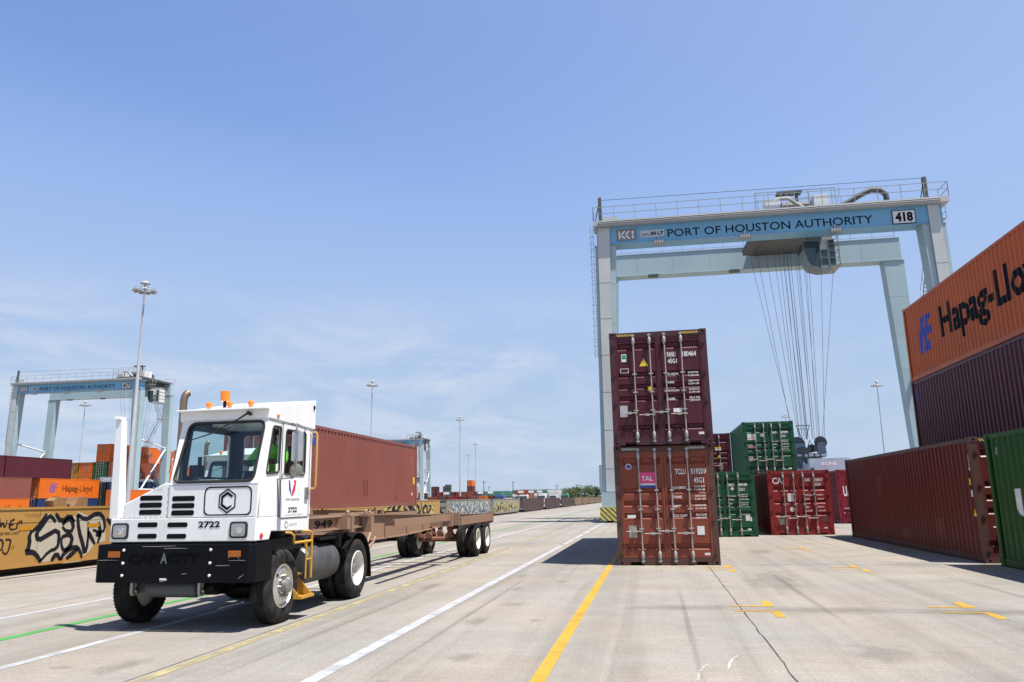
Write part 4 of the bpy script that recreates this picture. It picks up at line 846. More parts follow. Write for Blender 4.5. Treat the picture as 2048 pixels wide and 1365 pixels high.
    # exhaust and horn on the left
    b = MB(); b.tube([(-0.99, 1.5, 1.5), (-0.99, 1.5, 3.30), (-0.986, 1.51, 3.36), (-0.975, 1.53, 3.405), (-0.96, 1.56, 3.43)], 0.058, 14); b.tube([(-0.99, 1.5, 1.6), (-0.99, 1.5, 2.5)], 0.09, 14); b.build('exhaust_pipe', exh_m, t, 40)
    b = MB().lathe([(0, 0.055), (0.03, 0.04), (0.2, 0.015), (0.3, 0.02)], 14, Matrix.Translation((-0.24, 0.42, 2.86)) @ Matrix.Rotation(PI/2, 4, 'Z')).build('air_horn', chrome, t, 40)
    # mirrors on the right
    mr = MB().prism(rpoly(1.405, 2.225, 1.565, 2.64, 0.02, 2), 0.50, 0.55, 'y').build('mirror', mir_m, t, bevel=0.006)
    cvx = MB().lathe([(0, 0.092), (0.02, 0.09), (0.035, 0.05), (0.037, 0.005)], 22, Matrix.Translation((1.485, 0.52, 2.10)) @ Matrix.Rotation(-PI/2, 4, 'Z')).build('convex_mirror', plain('convex_mirror_back', (0.30, 0.27, 0.22), 0.35, 0.5), mr, 40)
    b = MB(); b.tube([(1.19, 0.62, 2.77), (1.42, 0.52, 2.755), (1.475, 0.49, 2.73), (1.482, 0.485, 2.70), (1.495, 0.485, 2.02), (1.46, 0.50, 1.995), (1.19, 0.56, 1.985)], 0.010, 6)
    b.tube([(1.48, 0.49, 2.75), (1.19, 1.4, 2.77)], 0.008, 6); b.box(1.46, 0.483, 2.62, 1.50, 0.502, 2.67); b.box(1.46, 0.483, 2.19, 1.50, 0.502, 2.24); b.build('mirror_arm', steel, mr, 40)
    MB().tube([(1.19, 0.55, 1.985), (1.19, 0.60, 1.70), (1.19, 0.62, 1.46)], 0.006, 5).build('mirror_cable', seal_m, mr)
    # left mirror, seen past the pillar
    MB().tube([(-0.13, 0.30, 2.35), (-0.28, 0.25, 2.35), (-0.30, 0.25, 2.1), (-0.13, 0.30, 2.08)], 0.009, 6).build('left_mirror_arm', steel, t, 40)
    # grab rail and steps
    b = MB(); b.tube([(1.20, 1.60, 2.72), (1.27, 1.60, 2.72), (1.285, 1.60, 2.68), (1.285, 1.60, 1.90), (1.27, 1.60, 1.86), (1.20, 1.60, 1.86)], 0.016, 8); b.build('grab_rail', grab_m, t, 40)
    st = MB(); st.tube([(1.19, 0.86, 1.235), (1.27, 0.88, 1.23), (1.29, 0.92, 1.19), (1.29, 0.93, 1.09), (1.29, 1.50, 1.09)], 0.019, 8)
    st.tube([(1.19, 1.42, 1.235), (1.27, 1.46, 1.235), (1.29, 1.52, 1.20), (1.29, 1.52, 0.56)], 0.019, 8); st.tube([(1.29, 1.34, 1.09), (1.29, 1.34, 0.56)], 0.014, 8); st.tube([(1.29, 1.34, 0.83), (1.29, 1.52, 0.83)], 0.014, 6)
    st.tube([(1.29, 1.26, 1.09), (1.29, 1.34, 0.98)], 0.012, 6)
    stp = st.build('step_ladder', yel_steel, t, 40)
    b = MB(); b.box(1.02, 1.20, 0.30, 1.04, 1.62, 0.58); b.prism([(1.04, 0.30), (1.30, 0.30), (1.045, 0.56)], 1.20, 1.215, 'y'); b.prism([(1.04, 0.30), (1.30, 0.30), (1.045, 0.56)], 1.605, 1.62, 'y')
    b.box(1.04, 1.20, 0.285, 1.31, 1.62, 0.30); b.box(1.28, 1.20, 0.30, 1.31, 1.62, 0.325); b.box(1.02, 1.20, 0.59, 1.10, 1.62, 0.62)
    for k in range(5): b.box(1.06+k*0.045, 1.22, 0.301, 1.075+k*0.045, 1.60, 0.306)
    b.build('step_tray', yel_steel, t)
    MB().box(0.55, 1.10, 0.30, 1.015, 1.18, 1.23).box(0.60, 1.181, 0.25, 1.01, 1.66, 0.28).build('battery_box', paint('grimy_blue_black', (0.04, 0.05, 0.065), 0.5, 0.4, 0.3), t)
    # frame, axles, tanks
    b = MB(); 
    for x in (-0.45, 0.37): b.box(x, 0.12, 0.72, x+0.08, 4.9, 0.98)
    b.box(-0.95, 0.30, 0.99, 1.10, 1.60, 1.16); b.box(-0.6, 0.6, 0.55, 0.6, 1.3, 0.75)
    for y in (0.15, 2.0, 3.2, 4.4, 4.8): b.box(-0.37, y, 0.74, 0.37, y+0.08, 0.96)
    b.tube([(-0.9, 0.90, 0.46), (0.9, 0.90, 0.46)], 0.07, 10); b.tube([(-0.9, 3.65, 0.50), (0.9, 3.65, 0.50)], 0.10, 12); b.tube([(0, 3.35, 0.50), (0, 3.95, 0.50)], 0.22, 12)
    b.tube([(0.0, 1.3, 0.7), (0.0, 3.4, 0.55)], 0.05, 8); b.box(-0.45, 2.9, 0.985, 0.45, 4.3, 1.05)
    for x in (-0.4, 0.42): b.box(x-0.04, 0.3, 0.50, x+0.04, 1.5, 0.56)
    b.box(-0.5, 0.3, 0.98, 0.35, 1.5, 1.40); b.box(-0.60, 0.55, 0.42, 0.36, 1.5, 0.71); b.box(-0.85, 1.75, 0.45, -0.46, 2.9, 0.95); b.box(-0.35, 1.5, 0.50, 0.35, 4.2, 0.72); b.build('frame_and_belly', T_black, t)  # belly boxes added to make the underbody's shadow solid
    MB().lathe([(-0.5, 0.06), (-0.49, 0.11), (-0.46, 0.13), (0.21, 0.13), (0.24, 0.11), (0.25, 0.06)], 20, Matrix.Translation((0, 0.30, 0.545))).build('air_tank', paint('tank_grey', (0.06, 0.065, 0.075), 0.45, 0.3, 0.2), t, 40)
    for x in (-0.63, 0.37):
        MB().prism([(0.05, 0.64), (0.05, 0.50), (0.08, 0.46), (0.16, 0.46), (0.18, 0.50), (0.14, 0.53), (0.12, 0.51), (0.11, 0.53), (0.16, 0.64)], x, x+0.04, 'x').build('tow_hook', steel, t, bevel=0.004)
    b = MB(); n = 12; prof = [(0, 0.12), (0.02, 0.26), (0.06, 0.295)]
    for k in range(n): y = 0.08+k*0.085; prof += [(y, 0.298), (y+0.05, 0.298), (y+0.058, 0.288), (y+0.078, 0.288)]
    prof += [(1.12, 0.295), (1.17, 0.26), (1.19, 0.10)]
    tk = b.lathe(prof, 36, Matrix.Translation((0.87, 1.78, 0.70)) @ Matrix.Rotation(PI/2, 4, 'Z')).build('fuel_tank', paint('ribbed_tank_paint', (0.05, 0.052, 0.056), 0.4, 0.45, 0.25, dirtcol=(0.16, 0.15, 0.14), scale=2), t, 30)
    MB().tube([(0.92, 2.05, 0.96), (0.94, 2.05, 1.05)], 0.05, 12).box(0.80, 2.2, 0.985, 0.98, 2.38, 1.02).build('filler_cap', T_black, tk)
    b = MB()
    for k, x in enumerate((0.2, 0.32, 0.44)): b.tube([(x, 1.66, 1.9), (x, 1.85, 1.5), (x+0.1, 2.1, 1.25), (x+0.05, 2.5, 1.35), (x, 2.9, 1.25)], 0.014, 6)
    for x in (0.62, 0.90): b.tube([(x, 1.1, 1.15), (x+0.1, 1.5, 0.95), (x+0.05, 1.75, 1.05)], 0.016, 6)
    b.build('air_hose', seal_m, t, 40); MB().box(-0.7, 1.66, 1.15, 0.9, 1.74, 1.42).build('rear_crossmember', T_black, t)
    # fenders over the rear wheels
    for sx in (1, -1):
        b = MB(); R = 0.60; arc = [(3.65+R*math.cos(a), 0.505+R*math.sin(a)) for a in [PI*0.02+PI*0.93*k/12 for k in range(13)]]
        arc[-1] = (3.03, 0.86); arc = [(4.28, 0.30)]+arc+[]; arc2 = [(y+(0.012 if y > 3.65 else -0.012), z+0.014) for y, z in arc]
        x0, x1 = (0.62, 1.20) if sx > 0 else (-1.20, -0.62); b.prism(arc+arc2[::-1], x0, x1, 'x')
        b.box(*( (0.62, 2.95, 0.90, 1.12, 3.05, 1.10) if sx > 0 else (-1.12, 2.95, 0.90, -0.62, 3.05, 1.10))); b.build('fender', T_black, t, 40)
    MB().box(0.64, 2.30, 1.05, 1.08, 3.25, 1.09).build('deck_plate', T_black, t)
    MB().box(0.80, 1.75, 1.02, 0.95, 1.90, 1.16).tube([(0.9, 2.05, 1.0), (0.9, 2.2, 1.14)], 0.02, 6).build('valve_block', galv, t)
    wheel(t, 1.18, 0.90, 1, 'front'); wheel(t, -1.18, 0.90, -1, 'front')
    for sx in (1, -1):
        wheel(t, sx*1.20, 3.65, sx); wheel(t, sx*(1.20-0.30), 3.65, sx)
    # red side reflector
    MB().lathe([(0, 0.04), (0.012, 0.036), (0.016, 0.005)], 14, Matrix.Translation((1.184, 0.17, 1.225))).build('side_reflector', red_lens, t, 40)
    # interior
    b = MB(); b.box(-0.10, 0.12, 1.48, 1.15, 1.58, 1.52); b.box(-0.09, 0.13, 1.52, 1.14, 0.42, 1.93); b.build('cab_floor', T_int, t)
    s_ = MB(); s_.box(0.55, 0.85, 1.78, 1.06, 1.34, 1.93); s_.box(0.60, 1.28, 1.94, 1.02, 1.40, 2.50); s_.box(0.68, 1.10, 1.52, 0.9, 1.35, 1.70); s_.build('seat', T_int, t, bevel=0.03)
    b = MB(); n = 20; b.tube([(0.70+0.2*math.cos(2*PI*k/n), 0.62+0.10*math.sin(2*PI*k/n), 2.10+0.16*math.sin(2*PI*k/n)) for k in range(n+1)], 0.014, 6); b.tube([(0.70, 0.40, 1.90), (0.70, 0.62, 2.10)], 0.02, 6); b.tube([(0.5, 0.62, 2.1), (0.9, 0.62, 2.1)], 0.012, 5)
    b.build('steering_wheel', seal_m, t, 40)
    b = MB(); b.box(0.22, 0.16, 1.931, 0.48, 0.36, 1.99); b.box(0.5, 0.15, 1.931, 0.72, 0.33, 1.96); b.box(0.76, 0.15, 1.931, 1.08, 0.36, 1.955); b.build('dashboard_papers', dash_m, t)
    MB().box(-0.06, 0.35, 1.93, 0.08, 0.50, 2.2).box(0.0, 0.45, 2.2, 0.05, 0.48, 2.32).box(0.1, 0.22, 1.932, 0.2, 0.4, 2.03).build('radio_set', T_int, t)
    MB().box(0.48, 1.45, 1.52, 0.56, 1.56, 2.79).box(-0.08, 0.30, 2.80, 1.14, 1.55, 2.806).box(0.0, 0.3, 2.68, 0.2, 0.44, 2.79).build('cab_lining', T_int, t)
    return t
tractor((-6.4, 9.55, 0), 'white yard tractor with amber beacon in the foreground, numbered 2722, pulling a bare chassis')

# ------------------------------------------------------------------ driver
def skin_mesh(name, verts, edges, radii, mat, sub=2):
    me = bpy.data.meshes.new(name); me.from_pydata(verts, edges, []); o = bpy.data.objects.new(name, me); col.objects.link(o)
    sk = o.modifiers.new('s', 'SKIN'); sk.use_smooth_shade = True; o.modifiers.new('u', 'SUBSURF').levels = sub
    for i, r in enumerate(radii): me.skin_vertices[0].data[i].radius = (r, r) if not isinstance(r, tuple) else r
    me.skin_vertices[0].data[0].use_root = True
    dg = bpy.context.evaluated_depsgraph_get(); out = bpy.data.meshes.new_from_object(o.evaluated_get(dg)); bpy.data.objects.remove(o); bpy.data.meshes.remove(me)
    out.materials.clear(); out.materials.append(mat)
    for p in out.polygons: p.use_smooth = True
    out.name = name; return out
def driver(loc):
    skin = plain('skin', (0.16, 0.085, 0.055), 0.5); vest = paint('hi_vis_green_cloth', (0.22, 0.72, 0.05), 0.8, 0.1, 0.1, scale=5, dirtcol=(0.12, 0.4, 0.03)); cap = plain('dark_cap', (0.02, 0.02, 0.025), 0.8); jeans = plain('dark_denim', (0.03, 0.04, 0.07), 0.8)
    t = thing('person', 'driver in a bright green hi-vis shirt holding the steering wheel inside the near tractor cab', 'person', loc)
    # seated: pelvis at origin; -y is forward
    V = [(0, 0, 0.08), (0, -0.01, 0.25), (0, -0.02, 0.45), (0, -0.02, 0.54), (0, -0.05, 0.64), (0, -0.06, 0.74),
         (-0.19, -0.02, 0.50), (-0.26, -0.15, 0.30), (-0.17, -0.40, 0.30), (-0.16, -0.47, 0.31), (0.19, -0.02, 0.50), (0.27, -0.16, 0.31), (0.15, -0.40, 0.32), (0.14, -0.47, 0.33),
         (-0.10, -0.02, 0.06), (-0.12, -0.40, 0.10), (-0.12, -0.48, -0.25), (0.10, -0.02, 0.06), (0.12, -0.40, 0.10), (0.12, -0.48, -0.25)]
    E_ = [(0, 1), (1, 2), (2, 3), (3, 4), (4, 5), (2, 6), (6, 7), (7, 8), (8, 9), (2, 10), (10, 11), (11, 12), (12, 13), (0, 14), (14, 15), (15, 16), (0, 17), (17, 18), (18, 19)]
    Rr = [0.14, 0.135, 0.13, 0.055, 0.088, 0.075, 0.06, 0.05, 0.036, 0.04, 0.06, 0.05, 0.036, 0.04, 0.09, 0.07, 0.05, 0.09, 0.07, 0.05]
    link('body', skin_mesh('body', V, E_, Rr, skin), t)
    idx = [1, 2, 6, 7, 10, 11]; mp = {v: i for i, v in enumerate(idx)}
    VS = [V[i] for i in idx]+[(0, 0, 0.10), (-0.235, -0.22, 0.31), (0.245, -0.22, 0.32), (0, -0.02, 0.50)]
    ES = [(mp[1], mp[2]), (mp[2], mp[6]), (mp[6], mp[7]), (mp[2], mp[10]), (mp[10], mp[11]), (mp[1], 6), (mp[7], 7), (mp[11], 8), (mp[2], 9)]
    link('shirt', skin_mesh('shirt', VS, ES, [0.165, 0.16, 0.085, 0.075, 0.085, 0.075, 0.165, 0.06, 0.06, 0.09], vest), t)
    link('cap', MB().lathe([(0, 0.092), (0.05, 0.094), (0.09, 0.07), (0.11, 0.02)], 16, Matrix.Translation((0, -0.055, 0.715)) @ Matrix.Rotation(-PI/2, 4, 'Y')).box(-0.06, -0.23, 0.705, 0.06, -0.10, 0.72).mesh('cap', cap, 40), t)
    for x in (-0.085, 0.085): MB().lathe([(-0.01, 0.022), (0.01, 0.018)], 8, Matrix.Translation((x, -0.055, 0.66))).build('ear', skin, t)
    b = MB(); b.tube([(0, -0.135, 0.68), (0, -0.16, 0.65)], [0.010, 0.016], 6); b.build('nose', skin, t, 40)
    MB().lathe([(0, 0.012), (0.004, 0.008)], 8, Matrix.Translation((-0.032, -0.14, 0.675)) @ Matrix.Rotation(-PI/2, 4, 'Z')).lathe([(0, 0.012), (0.004, 0.008)], 8, Matrix.Translation((0.032, -0.14, 0.675)) @ Matrix.Rotation(-PI/2, 4, 'Z')).build('eyes', cap, t)
    MB().box(-0.025, -0.136, 0.61, 0.025, -0.128, 0.617).build('mouth', plain('lip', (0.12, 0.04, 0.04), 0.5), t)
    for sx, (wx, wy, wz) in ((-1, (-0.16, -0.47, 0.31)), (1, (0.14, -0.47, 0.33))):
        b = MB()
        for k in range(4): b.tube([(wx, wy, wz), (wx-0.02+0.016*k, wy-0.055, wz+0.012), (wx-0.024+0.016*k, wy-0.082+0.003*abs(k-1), wz-0.012), (wx-0.024+0.016*k, wy-0.066, wz-0.034)], [0.012, 0.010, 0.009, 0.007], 6)
        b.tube([(wx-0.025*sx, wy, wz), (wx-0.045*sx, wy-0.03, wz+0.01), (wx-0.038*sx, wy-0.055, wz-0.01)], [0.013, 0.011, 0.008], 6); b.build('hand', skin, t, 40)
    b = MB()
    for sx in (-1, 1): b.tube([(0.10*sx, 0.02, 0.06), (0.12*sx, -0.40, 0.10), (0.12*sx, -0.47, -0.27)], [0.11, 0.085, 0.06], 10)
    b.build('trousers', jeans, t, 60)
    return t
driver((-6.4+0.82, 9.55+1.06, 1.93))

# ------------------------------------------------------------------ container chassis
C_br = paint('chassis_brown_paint', (0.27, 0.165, 0.11), 0.55, 0.35, 0.35, dirtcol=(0.21, 0.13, 0.09), rust=0.10); C_dk = paint('chassis_rusty_underside', (0.16, 0.075, 0.045), 0.7, 0.5, 0.3, dirtcol=(0.07, 0.045, 0.03), rust=0.3)
def chassis(loc, label, number):
    """origin on the ground under the front bolster; runs back along +y"""
    t = thing('container_chassis', label, 'trailer chassis', loc)
    for sx in (-1, 1):
        b = MB(); x0 = sx*0.62; x1 = x0-sx*0.02
        top = [(-1.5, 1.40), (1.9, 1.40), (3.9, 1.36), (9.8, 1.22), (12.3, 1.17)]; bot = [(-1.5, 1.20), (0.9, 1.20), (2.6, 0.88), (4.6, 0.87), (9.6, 0.98), (12.3, 0.98)]
        b.prism(top+bot[::-1], min(x0, x1), max(x0, x1), 'x')
        for P_ in (top, bot):
            for i in range(len(P_)-1):
                (y0, z0), (y1, z1) = P_[i], P_[i+1]; s = -1 if P_ is top else 1
                xa, xb = sorted((x0+sx*0.06, x0-sx*0.075)); e = 0.012
                b.hull8([(xa, y0, z0-e+0.001), (xb, y0, z0-e+0.001), (xb, y1, z1-e+0.001), (xa, y1, z1-e+0.001)], [(xa, y0, z0+e), (xb, y0, z0+e), (xb, y1, z1+e), (xa, y1, z1+e)])
        m = b.build('main_beam', C_br, t)
    for sx in (-1, 1):
        xa, xb = sorted((sx*0.98, sx*1.0)); b = MB(); b.box(xa, -1.35, 1.205, xb, 1.15, 1.395); xa, xb = sorted((sx*0.90, sx*1.06)); b.box(xa, -1.35, 1.396, xb, 1.15, 1.412); b.box(xa, -1.35, 1.188, xb, 1.15, 1.204)
        m = b.build('gooseneck_beam', C_br, t)
        if sx > 0: letter(number, (1.006, -0.83, 1.235), Y, Z, 0.70, 0.125, black_print, m, 0.03)
    # outer rails
    for sx in (-1, 1):
        b = MB(); x0, x1 = sorted((sx*1.18, sx*1.12))
        b.box(x0, 2.6, 1.26, x1, 7.2, 1.28); b.box(x0 if sx < 0 else x1-0.015, 2.6, 1.14, x0+0.015 if sx < 0 else x1, 7.2, 1.26); b.box(x0, 2.6, 1.13, x1, 7.2, 1.14)
        b.box(x0, 8.1, 1.17, x1, 12.35, 1.19); b.box(x0 if sx < 0 else x1-0.015, 8.1, 0.98, x0+0.015 if sx < 0 else x1, 12.35, 1.17); b.box(x0, 8.1, 0.97, x1, 12.35, 0.98); b.build('side_rail', C_br, t)
        b = MB(); x0, x1 = sorted((sx*1.15, sx*1.08)); b.hull8([(x0, 8.9, 0.93), (x1, 8.9, 0.93), (x1, 12.0, 0.85), (x0, 12.0, 0.85)], [(x0, 8.9, 0.97), (x1, 8.9, 0.97), (x1, 12.0, 0.97), (x0, 12.0, 0.97)]); b.build('gusset_plate', C_dk, t)
    for (y, h0, h1) in ((0.05, 1.19, 1.38), (1.2, 1.10, 1.38), (7.0, 0.98, 1.30), (7.75, 0.98, 1.29), (12.2, 0.90, 1.20)):
        b = MB(); b.box(-1.2, y, h0, 1.2, y+0.14, h1); b.build('bolster', C_br, t)
    for sx in (-1, 1):
        for (y, z) in ((0.30, 1.40), (1.15, 1.40), (7.15, 1.30), (12.27, 1.20)):
            b = MB(); b.box(sx*1.10-0.09, y-0.09, z-0.02, sx*1.10+0.09, y+0.09, z+0.03); b.lathe([(0, 0.04), (0.05, 0.04), (0.08, 0.02)], 8, Matrix.Translation((sx*1.10, y, z+0.03)) @ Matrix.Rotation(-PI/2, 4, 'Y')); b.build('twist_lock', C_br, t)
        for (y, z0, z1, w) in ((0.20, 1.14, 1.46, 0.09), (1.12, 1.10, 1.46, 0.06), (6.95, 0.98, 1.38, 0.10), (7.70, 0.98, 1.36, 0.08)):
            xa, xb = sorted((sx*1.20, sx*1.23)); b = MB(); b.prism([(y, z0), (y+w, z0), (y+w, z1-0.03), (y+w*0.7, z1), (y+w*0.3, z1), (y, z1-0.04)], xa, xb, 'x')
            b.box(*(sorted((sx*1.05, sx*1.20))[0], y, z0, sorted((sx*1.05, sx*1.20))[1], y+0.02, z1-0.05)); b.build('guide_post', C_br, t)
    b = MB()
    for y in (3.5, 5.0, 6.3, 9.0, 10.5): b.box(-0.6, y, 1.0, 0.6, y+0.06, 1.16)
    for y in (3.5, 5.0, 6.3, 9.4, 11.0):
        for sx in (-1, 1): xa, xb = sorted((sx*0.64, sx*1.12)); b.box(xa, y, 1.13, xb, y+0.05, 1.2)
    b.build('cross_member', C_dk, t)
    # landing legs
    for sx in (-1, 1):
        b = MB(); b.tube([(sx*0.72, 1.75, 1.0), (sx*0.72, 1.75, 0.36)], 0.07, 4); b.tube([(sx*0.72, 1.75, 0.5), (sx*0.72, 1.75, 0.22)], 0.045, 4); b.box(sx*0.72-0.12, 1.65, 0.19, sx*0.72+0.12, 1.85, 0.215)
        b.tube([(sx*0.72, 1.80, 0.45), (sx*0.66, 2.9, 0.92)], 0.03, 5); b.tube([(sx*0.75, 1.7, 0.30), (sx*0.75, 2.35, 1.05)], 0.03, 5); b.build('landing_leg', C_br, t)
    # tandem bogie
    b = MB()
    for sx in (-1, 1):
        b.box(sx*0.5-0.05, 9.3, 0.80, sx*0.5+0.05, 12.1, 0.97)
        for yc in (10.15, 11.42):
            b.tube([(sx*0.5, yc-0.5, 0.72), (sx*0.5, yc-0.25, 0.63), (sx*0.5, yc, 0.60), (sx*0.5, yc+0.25, 0.63), (sx*0.5, yc+0.5, 0.72)], 0.045, 5)
        for y in (9.5, 10.78, 12.0): b.prism([(y-0.12, 0.82), (y+0.12, 0.82), (y+0.05, 0.60), (y-0.05, 0.60)], sx*0.5-0.06, sx*0.5+0.06, 'x')
        b.tube([(sx*0.42, 9.55, 0.62), (sx*0.42, 10.15, 0.48)], 0.03, 6)
    for yc in (10.15, 11.42): b.tube([(-0.95, yc, 0.505), (0.95, yc, 0.505)], 0.075, 10); b.tube([(-0.3, yc-0.2, 0.62), (-0.3, yc-0.02, 0.62)], 0.09, 10); b.tube([(0.3, yc-0.2, 0.62), (0.3, yc-0.02, 0.62)], 0.09, 10)
    b.build('axle_bogie', paint('rusted_iron', (0.17, 0.07, 0.04), 0.8, 0.5, 0.2, dirtcol=(0.05, 0.03, 0.025), scale=3), t)
    for y in (10.15, 11.42):
        for sx in (-1, 1): wheel(t, sx*1.20, y, sx, w=0.27); wheel(t, sx*0.88, y, sx, w=0.27)
    return t
# the second tractor and its load, one lane further left: kept before the bare chassis so that its label reads on its own
chassis((-6.4, 12.6, 0), 'bare brown container chassis numbered 949 behind the near tractor, nothing on it', '949')
tr2 = copy_tree([o for o in bpy.data.objects if o.name == 'yard_tractor'][0]); tr2.location = (-11.85, 18.95, 0); tr2['label'] = 'second white yard tractor seen only through the near cab windows'
for ch in list(tr2.children_recursive):
    if ch.name.startswith('lettering'): bpy.data.objects.remove(ch)
ch2 = copy_tree([o for o in bpy.data.objects if o.name == 'container_chassis'][0]); ch2.location = (-11.85, 21.75, 0); ch2['label'] = 'chassis carrying the brown container behind the near tractor'
for ch in list(ch2.children_recursive):
    if ch.name.startswith('lettering'): bpy.data.objects.remove(ch)
lc = container((-11.85-CW/2, 21.75, 1.425), L40, ST+0.1, P_salmon, 'faded brown container riding the second chassis behind the cab', near=False)
def side_flag(t, L, y, z, w, h):
    on_corrugation(([(0, 0), (1, 0), (1, 1), (0, 1)], [(0, 1, 2, 3)]), t, 0, 1, lambda u: y+u, L, z, w, h, s_blue, 'sticker')
    for k in range(2): on_corrugation(([(0, 0.1), (1, 0.5), (1, 1), (0, 0.6)], [(0, 1, 2, 3)]), t, 0, 1, lambda u: y+u, L, z+h*(0.42+0.26*k), w*0.95, h*0.2, s_yel, 'sticker')
side_flag(lc, L40, 1.08, 2.03, 0.46, 0.52)
flat([[(0, 0), (1, 0), (1, 1), (0, 1)]], (CW+0.002-0.02, L40-0.55, 0.95), Y, Z, 0.22, 0.30, s_yel, lc, 'sticker'); flat([[(0, 0), (1, 0), (1, 1), (0, 1)]], (CW-0.018, L40-0.75, 0.45), Y, Z, 0.14, 0.12, s_white, lc, 'sticker')
P_patch = cpaint('repair_patch_paint', (0.15, 0.040, 0.030), rust=0.1)
on_corrugation(([(0, 0), (1, 0), (1, 1), (0, 1)], [(0, 1, 2, 3)]), lc, 0, 1, lambda u: 5.6+u, L40, 0.45, 0.5, 0.55, P_patch, 'repair_patch')
on_corrugation(([(0, 0), (1, 0), (1, 1), (0, 1)], [(0, 1, 2, 3)]), lc, 0, 1, lambda u: 9.2+u, L40, 0.25, 0.35, 0.2, P_patch, 'repair_patch')
for i_, ch_ in enumerate('TCLU 412'): 
    if ch_ != ' ': on_corrugation(text_geo(ch_, 0.02), lc, 0, 1, lambda u: L40-0.75+u, L40, 2.2-i_*0.12, 0.06, 0.09, white_print, 'lettering')
for (y_, z_, w_, h_) in ((2.5, 0.5, 0.6, 0.45), (7.8, 1.5, 0.45, 0.7), (5.2, 0.3, 0.8, 0.25)):
    on_corrugation(([(0, 0), (1, 0), (1, 1), (0, 1)], [(0, 1, 2, 3)]), m3, 0, -1, lambda u, y_=y_: y_+u, L40, z_, w_, h_, P_patch, 'repair_patch')
b = MB()
for x in (-73.3, -72.0): b.box(x, 93.6, 0.95, x+0.15, 106.4, 1.21)
for x in (-73.5, -71.6):
    for y in (103.2, 104.5): b.lathe([(0, 0.5), (0.28, 0.5)], 16, Matrix.Translation((x, y, 0.5)))
o = b.build('container_chassis', C_br); tag(o, 'distant chassis under the orange container, beyond the wagons', 'trailer chassis')

# ------------------------------------------------------------------ gantry cranes
K_blue = paint('crane_girder_blue', (0.14, 0.345, 0.52), 0.5, 0.15, 0.25, dirtcol=(0.24, 0.33, 0.38), scale=0.5)
K_pale = paint('crane_pale_blue', (0.31, 0.42, 0.46), 0.5, 0.25, 0.35, dirtcol=(0.32, 0.34, 0.31), scale=0.5)
K_grey = paint('crane_grey_plate', (0.44, 0.46, 0.46), 0.5, 0.3, 0.3, dirtcol=(0.35, 0.34, 0.30), scale=0.6); K_deck = paint('walkway_grating', (0.40, 0.41, 0.43), 0.6, 0.4, 0.3, dirtcol=(0.24, 0.23, 0.22))
K_dark = paint('crane_dark_machinery', (0.05, 0.06, 0.065), 0.6, 0.4, 0.2); K_rope = plain('wire_rope', (0.035, 0.035, 0.04), 0.6); K_rail = paint('railing_steel', (0.27, 0.28, 0.28), 0.45, 0.1, 0.1)
haz_c = stripes('crane_hazard_paint', (0.10, 0.10, 0.11), (0.62, 0.55, 0.05), 0.17, (1, 1), 0.5); K_cab = paint('crane_cab_paint', (0.16, 0.21, 0.23), 0.5, 0.4, 0.3, dirtcol=(0.08, 0.08, 0.08)); K_blk = paint('head_block_paint', (0.15, 0.21, 0.28), 0.5, 0.6, 0.4, dirtcol=(0.04, 0.04, 0.045), scale=2.5); K_spr = paint('spreader_pale_blue', (0.36, 0.46, 0.55), 0.5, 0.35, 0.3, dirtcol=(0.3, 0.3, 0.3), scale=2); K_wht = paint('cab_white', (0.66, 0.68, 0.67), 0.45, 0.15, 0.1)
win_dark = plain('crane_cab_glass', (0.02, 0.035, 0.04), 0.06, 0.0, spec=0.8)
def railing(b, pts, h=1.1, step=1.5, r=0.026):
    for a, c in zip(pts[:-1], pts[1:]):
        a, c = Vector(a), Vector(c); n = max(1, round((c-a).length/step))
        for i in range(n+1): p = a.lerp(c, i/n); b.tube([p, p+Vector((0, 0, h))], r, 4)
        for hh in (h, h*0.52): b.tube([a+Vector((0, 0, hh)), c+Vector((0, 0, hh))], r, 4)
